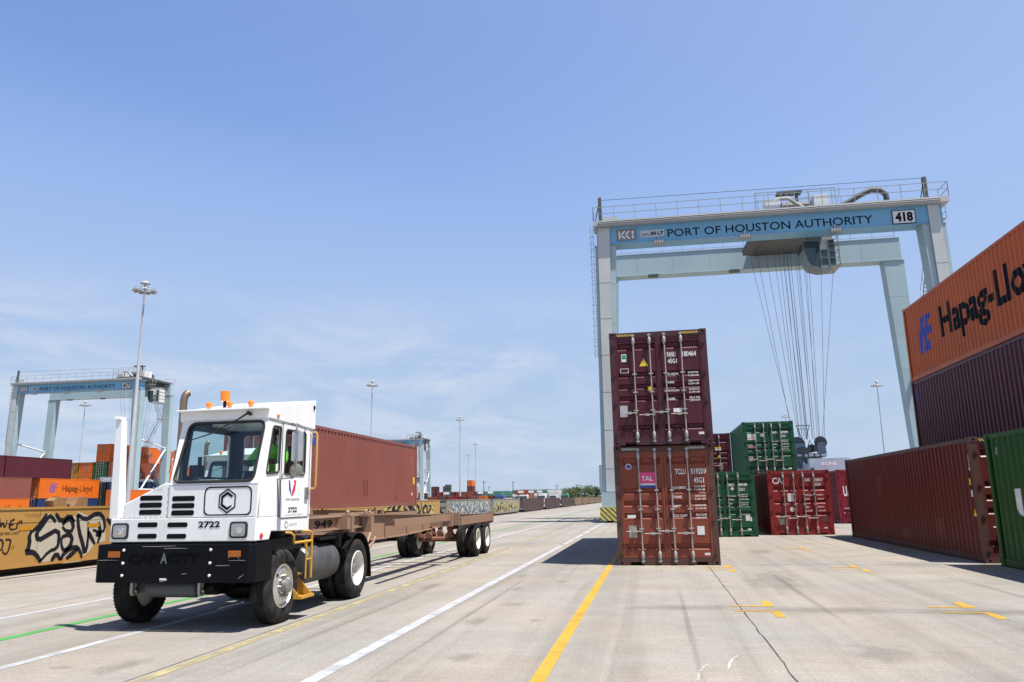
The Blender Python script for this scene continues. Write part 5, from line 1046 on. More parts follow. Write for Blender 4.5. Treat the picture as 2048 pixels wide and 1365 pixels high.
def crane(loc, rz, label, number, tx, spreader_z, cab_dx=1.55, cab_plain=False, load=None):
    """origin: ground, outer front corner of the left leg. x to the right, y away from the photographer"""
    t = thing('gantry_crane', label, 'crane', loc, rz); Wd, G0, G1 = 23.3, 19.38, 20.62; yr = 8.2
    for (nm, y0, y1, z0, z1, m_) in (('front_girder', 0, 1.25, G0, G1, K_blue), ('rear_girder', yr, yr+1.1, G0-0.05, 21.1, K_pale)):
        b = MB(); b.box(0.05, y0, z0, Wd-0.05, y1, z1); b.box(0.05, y0-0.06, z0-0.035, Wd-0.05, y1+0.06, z0-0.001); b.box(0.05, y0-0.06, z1+0.001, Wd-0.05, y1+0.06, z1+0.035)
        for k in range(1, 8): b.box(0.05+k*2.9, y0-0.012, z0+0.002, 0.07+k*2.9, y0-0.001, z1-0.002)
        g = b.build(nm, m_, t)
        if nm == 'front_girder':
            flat([[(0, 0), (1, 0), (1, 1), (0, 1)]], (1.45, -0.018, 19.55), X, Z, 1.42, 0.88, plain('sign_grey', (0.19, 0.18, 0.19), 0.6), g, 'maker_plate')
            kk = [[(.0, .0), (.1, .0), (.1, 1), (.0, 1)], [(.12, .5), (.32, 1), (.46, 1), (.24, .5), (.46, 0), (.32, 0)], [(.40, .5), (.60, 1), (.74, 1), (.52, .5), (.74, 0), (.60, 0)], [(.84, 0), (.96, 0), (.96, .42), (.84, .42)], [(.84, .52), (.96, .52), (.96, 1), (.84, 1)]]
            kk[1] = [(.12, .55), (.32, 1), (.46, 1), (.26, .55)]; kk.append([(.12, .45), (.26, .45), (.46, 0), (.32, 0)]); kk[2] = [(.40, .55), (.60, 1), (.74, 1), (.54, .55)]; kk.append([(.40, .45), (.54, .45), (.74, 0), (.60, 0)])
            flat(kk, (1.62, -0.022, 19.70), X, Z, 1.10, 0.58, white_print, g, 'emblem')
            flat([[(0, 0), (1, 0), (1, 1), (0, 1)]], (3.12, -0.018, 19.72), X, Z, 1.70, 0.50, plain('sign_white', (0.45, 0.50, 0.52), 0.6), g, 'sign_plate')
            letter('SWL', (3.2, -0.022, 19.82), X, Z, 0.6, 0.20, black_print, g); letter('50 LT', (3.85, -0.022, 19.84), X, Z, 0.92, 0.27, black_print, g, 0.05)
            letter('PORT OF HOUSTON AUTHORITY', (5.06, -0.022, 19.62), X, Z, 13.75, 0.58, black_print, g, 0.003)
            pl = MB().box(20.05, -0.05, 19.42, 21.55, -0.013, 20.40).build('number_plate', black_print, g)
            flat([[(0, 0), (1, 0), (1, 1), (0, 1)]], (20.10, -0.054, 19.47), X, Z, 1.40, 0.88, plain('plate_white', (0.62, 0.60, 0.60), 0.5), pl, 'plate_face'); letter(number, (20.25, -0.058, 19.57), X, Z, 1.12, 0.68, black_print, pl, 0.05)
            for x in (4.4, 10.3, 16.3):
                f = MB().box(x-0.35, -0.35, G0-0.28, x+0.35, 0.0, G0-0.05).box(x-0.05, -0.2, G0-0.05, x+0.05, -0.1, G0+0.3).build('floodlight', galv, g)
                c = MB()
                for k in range(5): c.tube([(x-0.34+0.17*k, -0.38, G0-0.05), (x-0.34+0.17*k, -0.38, G0-0.36), (x-0.34+0.17*k, 0.0, G0-0.36)], 0.018, 4)
                c.build('lamp_cage', K_dark, f)
        else:
            for x in (4.2, 10.6): MB().box(x-0.4, yr-0.3, G0-0.3, x+0.4, yr+0.1, G0-0.1).build('floodlight', K_dark, g)
    MB().box(-0.15, -0.42, G1+0.04, Wd+0.35, 1.3, G1+0.10).box(-0.15, -0.45, G1+0.05, Wd+0.35, -0.421, G1+0.42).box(0.1, 0.2, G1+0.101, Wd-0.1, 0.35, G1+0.5).build('walkway', K_deck, t)
    MB().tube([(0.2, -0.47, G1+0.18), (Wd-0.2, -0.47, G1+0.18)], 0.05, 6).tube([(0.2, -0.47, G1+0.30), (Wd-0.2, -0.47, G1+0.30)], 0.04, 6).build('conduit', K_rail, t)
    b = MB(); railing(b, [(-0.15, -0.42, G1+0.40), (Wd+0.35, -0.42, G1+0.40)], 1.05, 1.45); railing(b, [(-0.15, -0.42, G1+0.40), (-0.15, 1.2, G1+0.40)], 1.05); railing(b, [(Wd+0.35, -0.42, G1+0.40), (Wd+0.35, 1.2, G1+0.40)], 1.05); b.build('railing', K_rail, t)
    b = MB(); railing(b, [(0.1, yr+1.15, 21.13), (Wd, yr+1.15, 21.13)], 1.0, 1.6); b.build('railing', K_rail, t)
    for x, h in ((0.35, 2.5), (Wd-0.75, 2.2)):
        MB().box(x-0.12, 0.3, G1+0.1, x+0.12, 0.55, G1+h).tube([(x, 0.4, G1+h-0.1), (x-0.5, 0.4, G1+0.1)], 0.04, 5).build('mast', K_dark, t)
    MB().tube([(0.35, 0.4, G1+2.3), (Wd-0.75, 0.4, G1+2.15)], 0.018, 4).build('catenary_wire', K_rope, t)
    b = MB(); b.box(0.5, 0.4, G1+0.101, 1.6, 1.1, G1+1.0); b.build('switch_box', K_grey, t)
    for (nm, xt0, xt1, xb0, xb1) in (('left', -0.10, 1.38, -0.30, 0.68), ('right', Wd-1.38, Wd+0.10, Wd-0.68, Wd+0.30)):
        for (y0, y1, zt) in ((0.05, 1.2, G0-0.04), (yr+0.02, yr+1.08, G0-0.09)):
            b = MB(); b.hull8([(xb0, y0, 1.96), (xb1, y0, 1.96), (xb1, y1, 1.96), (xb0, y1, 1.96)], [(xt0, y0, zt), (xt1, y0, zt), (xt1, y1, zt), (xt0, y1, zt)])
            b.box(xt0-0.05, y0-0.05, zt-0.03, xt1+0.05, y1+0.05, zt+0.0)
            for k in range(1, 6):
                f = k/6.0; z = 1.96+(zt-1.96)*f; xa, xb_ = xb0+(xt0-xb0)*f, xb1+(xt1-xb1)*f; b.box(xa-0.006, y0-0.006, z, xb_+0.006, y1+0.006, z+0.03)
            b.build('leg', K_pale, t)
        # cover plate on the front of the leg
        a0, a1 = (0.12, 0.98) if nm == 'left' else (Wd-0.95, Wd-0.22); c0, c1_ = (-0.02, 0.62) if nm == 'left' else (Wd-0.62, Wd+0.02)
        b = MB(); b.hull8([(c0, -0.10, 2.0), (c1_, -0.10, 2.0), (c1_, 0.048, 2.0), (c0, 0.048, 2.0)], [(a0, -0.10, G1-0.01), (a1, -0.10, G1-0.01), (a1, -0.022, G1-0.01), (a0, -0.022, G1-0.01)])
        o = b.build('leg_cover', K_grey, t)
        for k in range(6):
            z = 3.5+k*2.6; f = (z-2)/(G1-2); MB().box(c0+(a0-c0)*f, -0.106, z, c1_+(a1-c1_)*f, -0.101, z+0.02).build('cover_joint', K_dark, o)
        # sill with bogies
        xs0, xs1 = xb0-0.02, xb1+0.02
        MB().box(xs0, -1.3, 0.98, xs1, yr+2.3, 1.95).build('sill_beam', K_pale, t)
        for (ya, yb) in ((-1.45, 1.6), (yr-0.6, yr+2.45)):
            g = MB().box(xs0-0.12, ya, 0.14, xs1+0.12, ya+0.25, 0.975).box(xs0-0.12, yb-0.25, 0.14, xs1+0.12, yb, 0.975).box(xs0-0.1, ya+0.251, 0.55, xs0-0.05, yb-0.251, 0.975).box(xs1+0.05, ya+0.251, 0.55, xs1+0.1, yb-0.251, 0.975).build('wheel_guard', haz_c, t)
            for yw in (ya+0.85, yb-0.85): MB().lathe([(-0.22, 0.3), (-0.22, 0.52), (-0.16, 0.56), (0.16, 0.56), (0.22, 0.52), (0.22, 0.3)], 24, Matrix.Translation(((xs0+xs1)/2, yw, 0.56))).build('wheel', rubber, t, 35)
        xm = (xb0+xb1)/2
        br = MB(); br.tube([(xm, 1.3, 11.6), (xm, yr, 10.6)], 0.13, 8); br.tube([(xm, yr+0.1, 10.5), (xm, 1.2, 2.6)], 0.13, 8); br.tube([(xm, 1.2, 4.0), (xm, yr, 4.0)], 0.11, 8); br.build('brace', K_wht, t, 40)
    # caged ladder on the left leg, stair on the right
    b = MB()
    for s_ in (-0.40, -0.22): b.tube([(s_, 0.25, 11.2), (s_, 0.25, G1+0.4)], 0.02, 4)
    for k in range(31): b.tube([(-0.40, 0.25, 11.4+k*0.3), (-0.22, 0.25, 11.4+k*0.3)], 0.014, 4)
    for k in range(19): z = 11.5+k*0.5; b.tube([(-0.15, 0.25, z), (-0.2, -0.1, z), (-0.36, -0.2, z), (-0.47, 0.0, z), (-0.47, 0.4, z)], 0.015, 4)
    b.build('caged_ladder', K_rail, t)
    b = MB(); x = Wd+0.0
    for (z0, z1, ya, yb) in ((4.2, 10.5, 6.6, 2.4), (10.6, 15, 2.4, 5.5), (15.1, 20.2, 5.5, 2.2)):
        for dx in (0, 0.6):
            b.tube([(x+dx, ya, z0), (x+dx, yb, z1)], 0.04, 4); b.tube([(x+dx, ya, z0+1), (x+dx, yb, z1+1)], 0.02, 4)
            for k in range(6): p = k/5; b.tube([(x+dx, ya+(yb-ya)*p, z0+(z1-z0)*p), (x+dx, ya+(yb-ya)*p, z0+(z1-z0)*p+1)], 0.015, 4)
        n = int((z1-z0)/0.25)
        for k in range(n): p = k/n; b.box(x, ya+(yb-ya)*p-0.1, z0+(z1-z0)*p, x+0.6, ya+(yb-ya)*p+0.1, z0+(z1-z0)*p+0.02)
        b.box(x-0.1, yb-0.5, z1, x+0.9, yb+0.5, z1+0.04); railing(b, [(x+0.9, yb-0.5, z1), (x+0.9, yb+0.5, z1)], 1.0, 1)
    b.build('stair', K_rail, t)
    # diesel house on the sill
    MB().box(-0.6 if True else 0, 3.0, 1.96, 0.9, 6.4, 3.9).build('engine_house', K_wht, t)
    # trolley
    tr = MB(); tr.box(tx-2.2, 0.5, G1+0.45, tx+2.3, yr+0.8, G1+0.75); tr.box(tx-2.3, 1.35, G1-0.30, tx+1.3, yr-0.1, G1+0.44); tr.box(tx-3.0, 2.2, G1-0.5, tx-2.31, yr-1.0, G1-0.1)
    T = tr.build('trolley', K_dark, t)
    MB().box(tx-2.2, 0.62, G1+0.76, tx-1.2, 1.8, G1+1.5).box(tx+1.2, 1.0, G1+0.76, tx+2.2, 3.2, G1+1.75).box(tx-0.6, 2.0, G1+0.76, tx+0.9, 4.5, G1+1.55).build('machinery_house', K_wht, T)
    b = MB(); b.tube([(tx-0.8, 2.2, G1+1.3), (tx+1.0, 2.2, G1+1.3)], 0.45, 16); b.tube([(tx-0.8, 5.2, G1+1.3), (tx+1.0, 5.2, G1+1.3)], 0.45, 16); b.build('rope_drum', K_dark, T, 40)
    b = MB(); b.tube([(tx-2.0, 0.9, G1+0.8), (tx-1.8, 0.9, G1+1.3), (tx-1.3, 0.9, G1+1.6), (tx-0.6, 0.9, G1+1.6), (tx-0.2, 0.9, G1+1.3), (tx+0.4, 0.9, G1+0.8)], 0.14, 8); b.build('cable_guard', galv, T, 40)
    b = MB(); b.box(tx-0.9, 2.6, G1+2.70, tx+0.85, 3.4, G1+2.85); b.tube([(tx+0.5, 3, G1+1.5), (tx+0.5, 3, G1+2.75)], 0.12, 6); b.tube([(tx+0.4, 3, G1+1.9), (tx-0.5, 3, G1+2.75)], 0.06, 5); b.build('canopy', K_dark, T)
    b = MB(); railing(b, [(tx-2.9, 0.45, G1+0.75), (tx+2.5, 0.45, G1+0.75)], 1.2, 0.9)
    for xx in (tx-3.0, tx+2.6): b.tube([(xx, 0.45, G1+0.45), (xx+0.15, 0.45, G1+2.0), (xx+0.3, 0.45, G1+0.45)], 0.03, 4)
    b.build('trolley_railing', K_rail, T)
    if not cab_plain:
        b = MB(); b.tube([(tx+2.4, 0.9, G1+0.5), (tx+3.4, 0.9, G1+0.95), (tx+4.3, 0.9, G1+1.45), (tx+5.0, 0.9, G1+1.75), (tx+5.6, 0.9, G1+1.7), (tx+5.95, 0.9, G1+1.35), (tx+5.98, 0.9, G1+0.95)], 0.20, 10); b.build('cable_chain', K_dark, T, 40)
    # operator cab
    cx = tx+cab_dx; z0, z1 = 17.15, 19.35; cy0, cy1 = 1.9, 3.5
    pr = [(cx-1.15, z1), (cx-1.25, z1-0.5), (cx-0.95, z0+0.55), (cx-0.75, z0+0.22), (cx-0.05, z0), (cx+0.85, z0+0.05), (cx+0.95, z0+0.15), (cx+0.95, z1)]
    cb = MB().prism(pr, cy0, cy1, 'y').build('operator_cab', K_wht if cab_plain else K_cab, T, bevel=0.02)
    MB().prism([(cx-1.18, z1-0.50), (cx-0.90, z0+0.58), (cx-0.70, z0+0.30), (cx-0.08, z0+0.14), (cx-0.08, z1-0.15), (cx-1.08, z1-0.12)], cy0-0.012, cy0-0.002, 'y').build('cab_window', win_dark, cb)
    MB().box(cx-0.02, cy0-0.012, z0+0.9, cx+0.38, cy0-0.002, z1-0.8).build('cab_window', win_dark, cb)
    MB().hull8([(cx-1.30, cy0+0.1, z1-0.7), (cx-1.30, cy1-0.1, z1-0.7), (cx-1.28, cy1-0.1, z1-0.7), (cx-1.28, cy0+0.1, z1-0.7)], [(cx-1.19, cy0+0.1, z1-0.12), (cx-1.19, cy1-0.1, z1-0.12), (cx-1.17, cy1-0.1, z1-0.12), (cx-1.17, cy0+0.1, z1-0.12)]).build('cab_window', win_dark, cb)
    MB().prism([(cx-0.02, z0+0.3), (cx-0.02, z0+0.8), (cx+0.38, z0+0.8), (cx+0.38, z0+0.3)], cy0-0.012, cy0-0.002, 'y').build('cab_window', win_dark, cb)
    d = MB().box(cx+0.45, cy0-0.015, z0+0.35, cx+0.9, cy0-0.003, z1-0.1).build('cab_door', win_dark, cb)
    b = MB(); x0, x1, ya = cx+0.42, cx+1.12, cy0-0.3
    for xx in (x0, x1):
        for yy in (ya, cy1): b.tube([(xx, yy, z0+0.1), (xx, yy, z1+0.1)], 0.04, 4)
    for z in (z0+0.1, z0+0.7, z0+1.25, z1-0.5, z1+0.1):
        b.tube([(x0, ya, z), (x1, ya, z), (x1, cy1, z)], 0.028, 4)
    for k in range(8): z = z0+0.25+k*0.28; b.tube([(x1+0.02, ya, z), (x1+0.02, ya+0.5, z)], 0.02, 4)
    b.box(x0, ya, z0+0.04, x1, cy1, z0+0.09); b.box(cx-0.9, cy0+0.2, z1+0.001, cx+0.9, cy1-0.2, z1+0.35); b.build('access_cage', K_rail, cb)
    # ropes, head block, spreader
    hz = spreader_z+2.35; b = MB(); yc = 3.9
    fans = [(-2.5, -0.95, 2.4), (-1.9, -0.55, 2.4), (-2.4, -0.6, 5.5), (-0.9, -0.45, 2.6), (-0.75, -0.3, 5), (-0.55, -0.3, 2.6), (-0.35, -0.05, 2.6), (-0.15, 0.0, 5), (0.0, 0.12, 3.2), (0.1, 0.1, 3.6), (0.2, 0.18, 5), (0.4, 0.35, 2.6), (0.55, 0.55, 3), (0.75, 0.6, 5), (1.15, 0.85, 2.6), (1.35, 1.0, 5), (2.0, 1.15, 2.4), (1.6, 0.9, 5.4), (3.0, 1.0, 2.4)]
    for (a, c, y) in fans: b.tube([(tx-0.3+a, y, G0-0.1), (tx-0.3+c, yc+(y-yc)*0.35, hz-0.15)], 0.014, 4, cap=False)
    b.build('hoist_ropes', K_rope, T)
    hb = MB(); cxh = tx-0.3
    hb.box(cxh-1.1, yc-0.7, spreader_z+0.95, cxh+1.1, yc+0.7, spreader_z+1.2); hb.prism([(cxh-1.15, spreader_z+1.2), (cxh-0.95, spreader_z+1.9), (cxh-0.25, spreader_z+1.9), (cxh-0.1, spreader_z+1.2)], yc-0.75, yc-0.65, 'y')
    hb.prism([(cxh+0.55, spreader_z+1.2), (cxh+0.6, spreader_z+1.95), (cxh+1.1, spreader_z+1.95), (cxh+1.15, spreader_z+1.2)], yc-0.75, yc-0.65, 'y'); hb.prism([(cxh-1.15, spreader_z+1.2), (cxh-0.95, spreader_z+1.9), (cxh-0.25, spreader_z+1.9), (cxh-0.1, spreader_z+1.2)], yc+0.6, yc+0.7, 'y')
    hb.prism([(cxh-1.1, spreader_z+0.2), (cxh-0.9, spreader_z+0.95), (cxh-0.3, spreader_z+0.95), (cxh-0.5, spreader_z+0.2)], yc-0.6, yc+0.6, 'y'); hb.prism([(cxh+0.4, spreader_z+0.2), (cxh+0.3, spreader_z+0.95), (cxh+0.8, spreader_z+0.95), (cxh+1.0, spreader_z+0.2)], yc-0.6, yc+0.6, 'y')
    H_ = hb.build('head_block', K_blk, T)
    for (dx, r_, dz) in ((-0.7, 0.52, 1.85), (0.25, 0.28, 1.55), (0.85, 0.42, 1.95)):
        MB().lathe([(-0.06, r_-0.05), (-0.05, r_), (0.05, r_), (0.06, r_-0.05)], 24, Matrix.Translation((cxh+dx, yc-0.58, spreader_z+dz)) @ Matrix.Rotation(PI/2, 4, 'Z')).build('sheave', K_dark, H_, 40)
    b = MB(); b.box(cxh-0.75, yc-0.9, spreader_z+1.22, cxh+0.1, yc-0.76, spreader_z+1.6); b.tube([(cxh-0.2, yc-0.8, spreader_z+1.25), (cxh+0.1, yc-0.8, spreader_z+2.1), (cxh+0.35, yc-0.8, spreader_z+1.3)], 0.05, 6)
    for k in range(5): b.tube([(cxh-0.9+0.4*k, yc-0.85, spreader_z+1.2), (cxh-0.8+0.38*k, yc-0.95, spreader_z+0.7), (cxh-0.7+0.36*k, yc-0.8, spreader_z+0.3)], 0.04, 5)
    b.box(cxh-0.35, yc-0.85, spreader_z+0.25, cxh+0.35, yc-0.62, spreader_z+0.9); b.box(cxh+0.3, yc-0.9, spreader_z+1.3, cxh+0.55, yc-0.7, spreader_z+1.75); b.build('hoses_and_motors', K_dark, H_)
    MB().box(cxh-1.2, yc-0.78, spreader_z+1.02, cxh-0.5, yc-0.71, spreader_z+1.15).box(cxh-0.3, yc-0.80, spreader_z+0.98, cxh+1.15, yc-0.71, spreader_z+1.16).box(cxh-0.05, yc-0.87, spreader_z+0.60, cxh+0.15, yc-0.86, spreader_z+0.8).build('guard_plate', K_wht, H_)
    b = MB()
    for (xa, xb) in ((-0.45, -0.12), (0.45, 0.12)): b.tube([(cxh-0.1+xa, yc, hz+0.85), (cxh-0.1+xb, yc, hz-0.1)], 0.03, 4)
    b.tube([(cxh-0.55, yc, hz+0.85), (cxh+0.35, yc, hz+0.85)], 0.035, 4); b.tube([(cxh-0.4, yc, hz+0.6), (cxh+0.2, yc, hz+0.6)], 0.02, 4)
    for k in range(4): b.tube([(cxh-0.5+0.22*k, yc, hz+0.85), (cxh-0.4+0.2*k, yc, hz+0.1)], 0.015, 4)
    b.build('cable_basket', K_dark, H_)
    sp = MB(); sp.box(cxh-0.5, yc-4.5, spreader_z+0.05, cxh+0.5, yc+4.5, spreader_z+0.45)
    for yy in (yc-6.1, yc+5.75): sp.box(cxh-1.22, yy, spreader_z-0.1, cxh+1.22, yy+0.4, spreader_z+0.62)
    for s_ in (-0.35, 0.2): sp.box(cxh+s_, yc-5.7, spreader_z+0.1, cxh+s_+0.15, yc+5.75, spreader_z+0.4)
    S_ = sp.build('spreader', K_spr, T); letter('KONE', (cxh-0.5, yc-6.105, spreader_z+0.18), X, Z, 0.9, 0.22, plain('washed_white_print', (0.8, 0.8, 0.8), 0.6), S_, 0.03)
    for s_ in (-1.1, 1.0): MB().box(cxh+s_-0.08, yc-6.2, spreader_z-0.25, cxh+s_+0.12, yc-6.0, spreader_z+0.05).build('flipper', K_dark, S_)
    return t
crane((-3.1, 52.3, 0), math.radians(1.4), 'large pale blue gantry crane numbered 418 straddling the container rows at the right', '418', 14.2, 3.15)
k417 = crane((-104.2, 108.5, 0), math.radians(1.4), 'blue gantry crane numbered 417 in the left yard behind the first light mast', '417', 20.8, 5.2, 3.7, True); k417.scale = (1, 1, 1.045)
crane((-95.5, 236, 0), 0, 'small distant gantry crane beyond the brown container on the chassis', '416', 21.0, 7.0, 2.0, True)

# ------------------------------------------------------------------ rail wagons
R_yel = paint('wagon_yellow_paint', (0.37, 0.20, 0.05), 0.5, 0.35, 0.35, dirtcol=(0.28, 0.15, 0.05), scale=0.8, rust=0.05); R_brn = paint('wagon_dark_brown_paint', (0.06, 0.03, 0.03), 0.6, 0.35, 0.4, dirtcol=(0.17, 0.13, 0.11))
R_tan = paint('wagon_tan_paint', (0.20, 0.125, 0.07), 0.6, 0.4, 0.4, dirtcol=(0.2, 0.16, 0.12)); R_gry = paint('tagged_wagon_paint', (0.19, 0.19, 0.15), 0.6, 0.3, 0.5, dirtcol=(0.30, 0.24, 0.2))
cream = paint('cream_spray_paint', (0.42, 0.37, 0.29), 0.6, 0.2, 0.2, dirtcol=(0.30, 0.24, 0.17)); blk_spray = plain('black_spray_paint', (0.010, 0.010, 0.014), 0.6, spec=0.2); strip_m = plain('ochre_strip', (0.44, 0.20, 0.01), 0.4)
XW = -15.7
def wagon(y0, y1, m_, label, ribs=0, taps=0, tagcols=()):
    t = thing('well_wagon', label, 'rail wagon', (XW-1.4, y0, 0), 0, 'articulated well wagons standing on the rail line'); L = y1-y0
    b = MB()
    for sx in (-1, 1):
        x0, x1 = sorted((sx*1.38, sx*1.33)); b.prism([(0.0, 1.60), (0.0, 0.62), (0.9, 0.24), (L-0.9, 0.24), (L, 0.62), (L, 1.60)], x0, x1, 'x')
        x0, x1 = sorted((sx*1.40, sx*1.25)); b.box(x0, 0, 1.601, x1, L, 1.66); b.box(x0, 0.9, 0.18, x1, L-0.9, 0.24)
    body = b.build('side_sill', m_, t)
    MB().box(-1.30, 0.9, 0.22, 1.30, L-0.9, 0.30).build('well_floor', K_dark, t)
    if ribs:
        rb = cmesh(('rib', m_.name), lambda: MB().box(1.381, -0.04, 0.26, 1.43, 0.04, 1.59).mesh('rib', m_))
        for k in range(ribs): link('rib', rb, t, (0, 0.6+(L-1.2)*k/(ribs-1), 0))
    else:
        for yy in [L*k/5 for k in range(1, 5)]: MB().box(1.381, yy, 0.26, 1.384, yy+0.015, 1.59).build('seam', C_dk, t)
        MB().box(1.381, 0.05, 1.27, 1.386, L-0.05, 1.282).build('seam', C_dk, t)
    for yy in (-0.75, L-0.25):
        b = MB(); b.box(-1.2, yy, 0.95, 1.2, yy+1.0, 1.15)
        b.build('end_platform', K_dark, t)
        for xx in (-0.75, 0.75):
            for dy in (0.0, 1.0): MB().lathe([(-0.06, 0.42), (0.05, 0.42), (0.07, 0.46), (0.09, 0.46)], 20, Matrix.Translation((xx, yy+dy, 0.50))).build('rail_wheel', K_dark, t, 40)
        MB().box(-1.0, yy-0.3, 0.45, -0.85, yy+1.3, 0.75).box(0.88, yy-0.3, 0.45, 1.0, yy+1.3, 0.75).build('bogie_frame', K_dark, t)
    return t
def on_wagon(t, polys, m_, nm, off=0.0):
    """polys in (world y, z)"""
    flat([[(p[0]-t.location.y, p[1]) for p in poly] for poly in polys], (1.4+off, 0, 0), Y, Z, 1, 1, m_, t, nm)
w0 = wagon(2.0, 21.6, R_yel, 'mustard yellow well wagon covered in big black and cream graffiti at the left edge')
fill = [(17.34, 1.05), (17.58, 1.11), (17.82, 1.42), (17.91, 1.5), (18.22, 1.43), (18.41, 1.23), (18.6, 1.35), (18.73, 1.42), (18.95, 1.39), (19.04, 1.52), (19.42, 1.4), (19.71, 1.48), (19.99, 1.47), (20.17, 1.25), (20.21, 0.66), (19.79, 0.62), (19.63, 0.43), (19.42, 0.29), (19.25, 0.46), (19.02, 0.57), (18.74, 0.34), (18.59, 0.26), (18.39, 0.42), (18.22, 0.26), (17.86, 0.26), (17.71, 0.39), (17.42, 0.52), (17.3, 0.52), (17.43, 0.67)]
st_ = [[(18.24, 1.26), (18.05, 1.44), (17.93, 1.37), (17.76, 1.15), (17.61, 1.02), (17.69, 0.8), (17.99, 0.93), (18.36, 1.08), (18.43, 0.76), (18.37, 0.56), (18.11, 0.53), (17.85, 0.29), (17.8, 0.24)], [(17.85, 0.29), (17.67, 0.49), (17.5, 0.55), (17.32, 0.53), (17.45, 0.69), (17.38, 1.03), (17.58, 1.09), (17.91, 1.49)], [(18.21, 1.48), (18.45, 1.23), (18.73, 1.45), (18.93, 1.24)],
 [(18.49, 1.18), (18.61, 1.3), (18.81, 1.34), (18.93, 1.01), (18.65, 0.99), (18.49, 1.13)], [(18.5, 0.85), (18.8, 0.94), (18.93, 0.73), (18.72, 0.49), (18.54, 0.55), (18.5, 0.85)], [(18.54, 0.26), (18.65, 0.45), (19.02, 0.6), (19.25, 0.46), (19.32, 0.25)], [(19.01, 1.44), (19.11, 1.0), (19.34, 0.6), (19.42, 0.32), (19.52, 0.64), (19.45, 1.22)], [(19.01, 1.44), (19.33, 1.28), (19.54, 1.37), (19.72, 1.45), (19.99, 1.42), (20.15, 1.14), (20.1, 0.88), (19.66, 1.0)],
 [(19.87, 1.21), (19.99, 0.88), (19.9, 0.62)], [(19.79, 0.87), (20.03, 0.85)], [(19.48, 0.96), (19.79, 0.6)], [(18.22, 0.26), (18.38, 0.47), (18.54, 0.26)], [(18.75, 0.28), (19.14, 0.51)], [(20.2, 1.3), (20.6, 1.0), (20.5, 0.5), (20.9, 0.4)], [(20.5, 1.5), (20.9, 1.2), (21.2, 0.6)]]
thin = [[(16.42, 1.41), (16.48, 1.14), (16.51, 1.36), (16.62, 1.13), (16.65, 1.36)], [(16.88, 1.37), (16.74, 1.33), (16.74, 1.12), (16.97, 1.14)], [(16.74, 1.24), (16.87, 1.25)], [(16.98, 1.3), (16.97, 1.14)], [(17.04, 1.34), (17.04, 1.25)], [(17.1, 1.34), (17.11, 1.25)], [(16.49, 0.91), (16.61, 0.86), (16.6, 0.68), (16.53, 0.64)], [(16.66, 0.89), (16.84, 0.89), (16.82, 0.76), (16.77, 0.54), (16.65, 0.56), (16.61, 0.66)], [(16.2, 1.4), (16.3, 1.1), (16.1, 1.2)], [(16.3, 0.9), (16.35, 0.6)]]
on_wagon(w0, [fill], cream, 'graffiti_fill', -0.0165)
outl = []
for s in st_: outl += stroke_polys(s, 0.135)
on_wagon(w0, outl, blk_spray, 'graffiti', -0.013)
outl = []
for s in thin: outl += stroke_polys(s, 0.05)
on_wagon(w0, outl, blk_spray, 'graffiti', -0.013)
on_wagon(w0, stroke_polys([(16.88, .73), (16.87, .64)], .03)+stroke_polys([(16.94, .75), (16.93, .65)], .03), plain('red_spray_paint', (0.35, 0.04, 0.02), 0.5), 'graffiti', -0.013)
on_wagon(w0, [[(17.05, 1.09), (17.48, 1.09), (17.48, 1.19), (17.05, 1.19)], [(19.43, 1.08), (19.91, 1.08), (19.91, 1.18), (19.43, 1.18)], [(15.0, 1.09), (15.5, 1.09), (15.5, 1.19), (15.0, 1.19)]], strip_m, 'reflective_strip', -0.010)
letter('2168000 PER UNIT', (1.388, 16.2-2, 1.00), Y, Z, 0.88, 0.07, blk_spray, w0); letter('CONSPICUITY EXEMPT TO 49CFR', (1.388, 17.17-2, 1.46), Y, Z, 0.55, 0.03, C_dk, w0); letter('DO NOT HUMP', (1.388, 17.3-2, 1.41), Y, Z, 0.35, 0.03, C_dk, w0)
# battered connector housings on top of the first wagon
junk_m = paint('weathered_housing', (0.24, 0.13, 0.05), 0.7, 0.5, 0.3, dirtcol=(0.10, 0.06, 0.04), rust=0.3)
b = MB(); b.prism([(16.15, 1.66), (16.10, 1.82), (16.25, 1.90), (16.5, 1.90), (16.62, 1.66)], 1.1, 1.36, 'x', Matrix.Translation((0, 2.0-2.0, 0))); b.box(1.15, 16.3, 1.90, 1.3, 16.42, 1.93); b.build('end_housing', junk_m, w0)
b = MB(); b.prism([(16.85, 1.66), (16.95, 1.80), (17.0, 1.91), (17.35, 1.92), (17.36, 1.66)], 1.0, 1.38, 'x'); b.build('end_housing', junk_m, w0)
b = MB(); b.tube([(1.2, 16.7, 1.66), (1.2, 16.7, 1.85), (1.1, 16.8, 1.88)], 0.03, 6); b.tube([(1.2, 16.65, 1.72), (1.2, 16.9, 1.70)], 0.04, 6); b.build('brake_handle', K_dark, w0)
def tags(t, y0, y1, cols, n, w=0.10):
    """rows of letters sprayed as tall shaky strokes"""
    for c in cols:
        ps = []
        for k in range(n):
            y = y0+(y1-y0)*(k+random.random()*0.6)/n; pts = [(y, 0.4+random.random()*0.25)]
            for j in range(4): pts.append((y+random.uniform(-.5, .6)*(y1-y0)/n*1.4, 0.55+0.28*j+random.uniform(-.15, .15)))
            ps += stroke_polys([(a, min(1.56, max(0.28, z))) for a, z in pts], w*random.uniform(.7, 1.5))
        on_wagon(t, ps, c, 'graffiti', -0.015+0.002*cols.index(c))
wagon(23.2, 36.4, R_yel, 'mustard yellow wagon hidden behind the near tractor')
w2 = wagon(38.0, 55.9, R_yel, 'mustard yellow wagon with yellow and black tags right of the brown container'); tags(w2, 44, 54, [plain('lemon_spray', (0.42, 0.38, 0.08), 0.6), blk_spray], 12, 0.28)
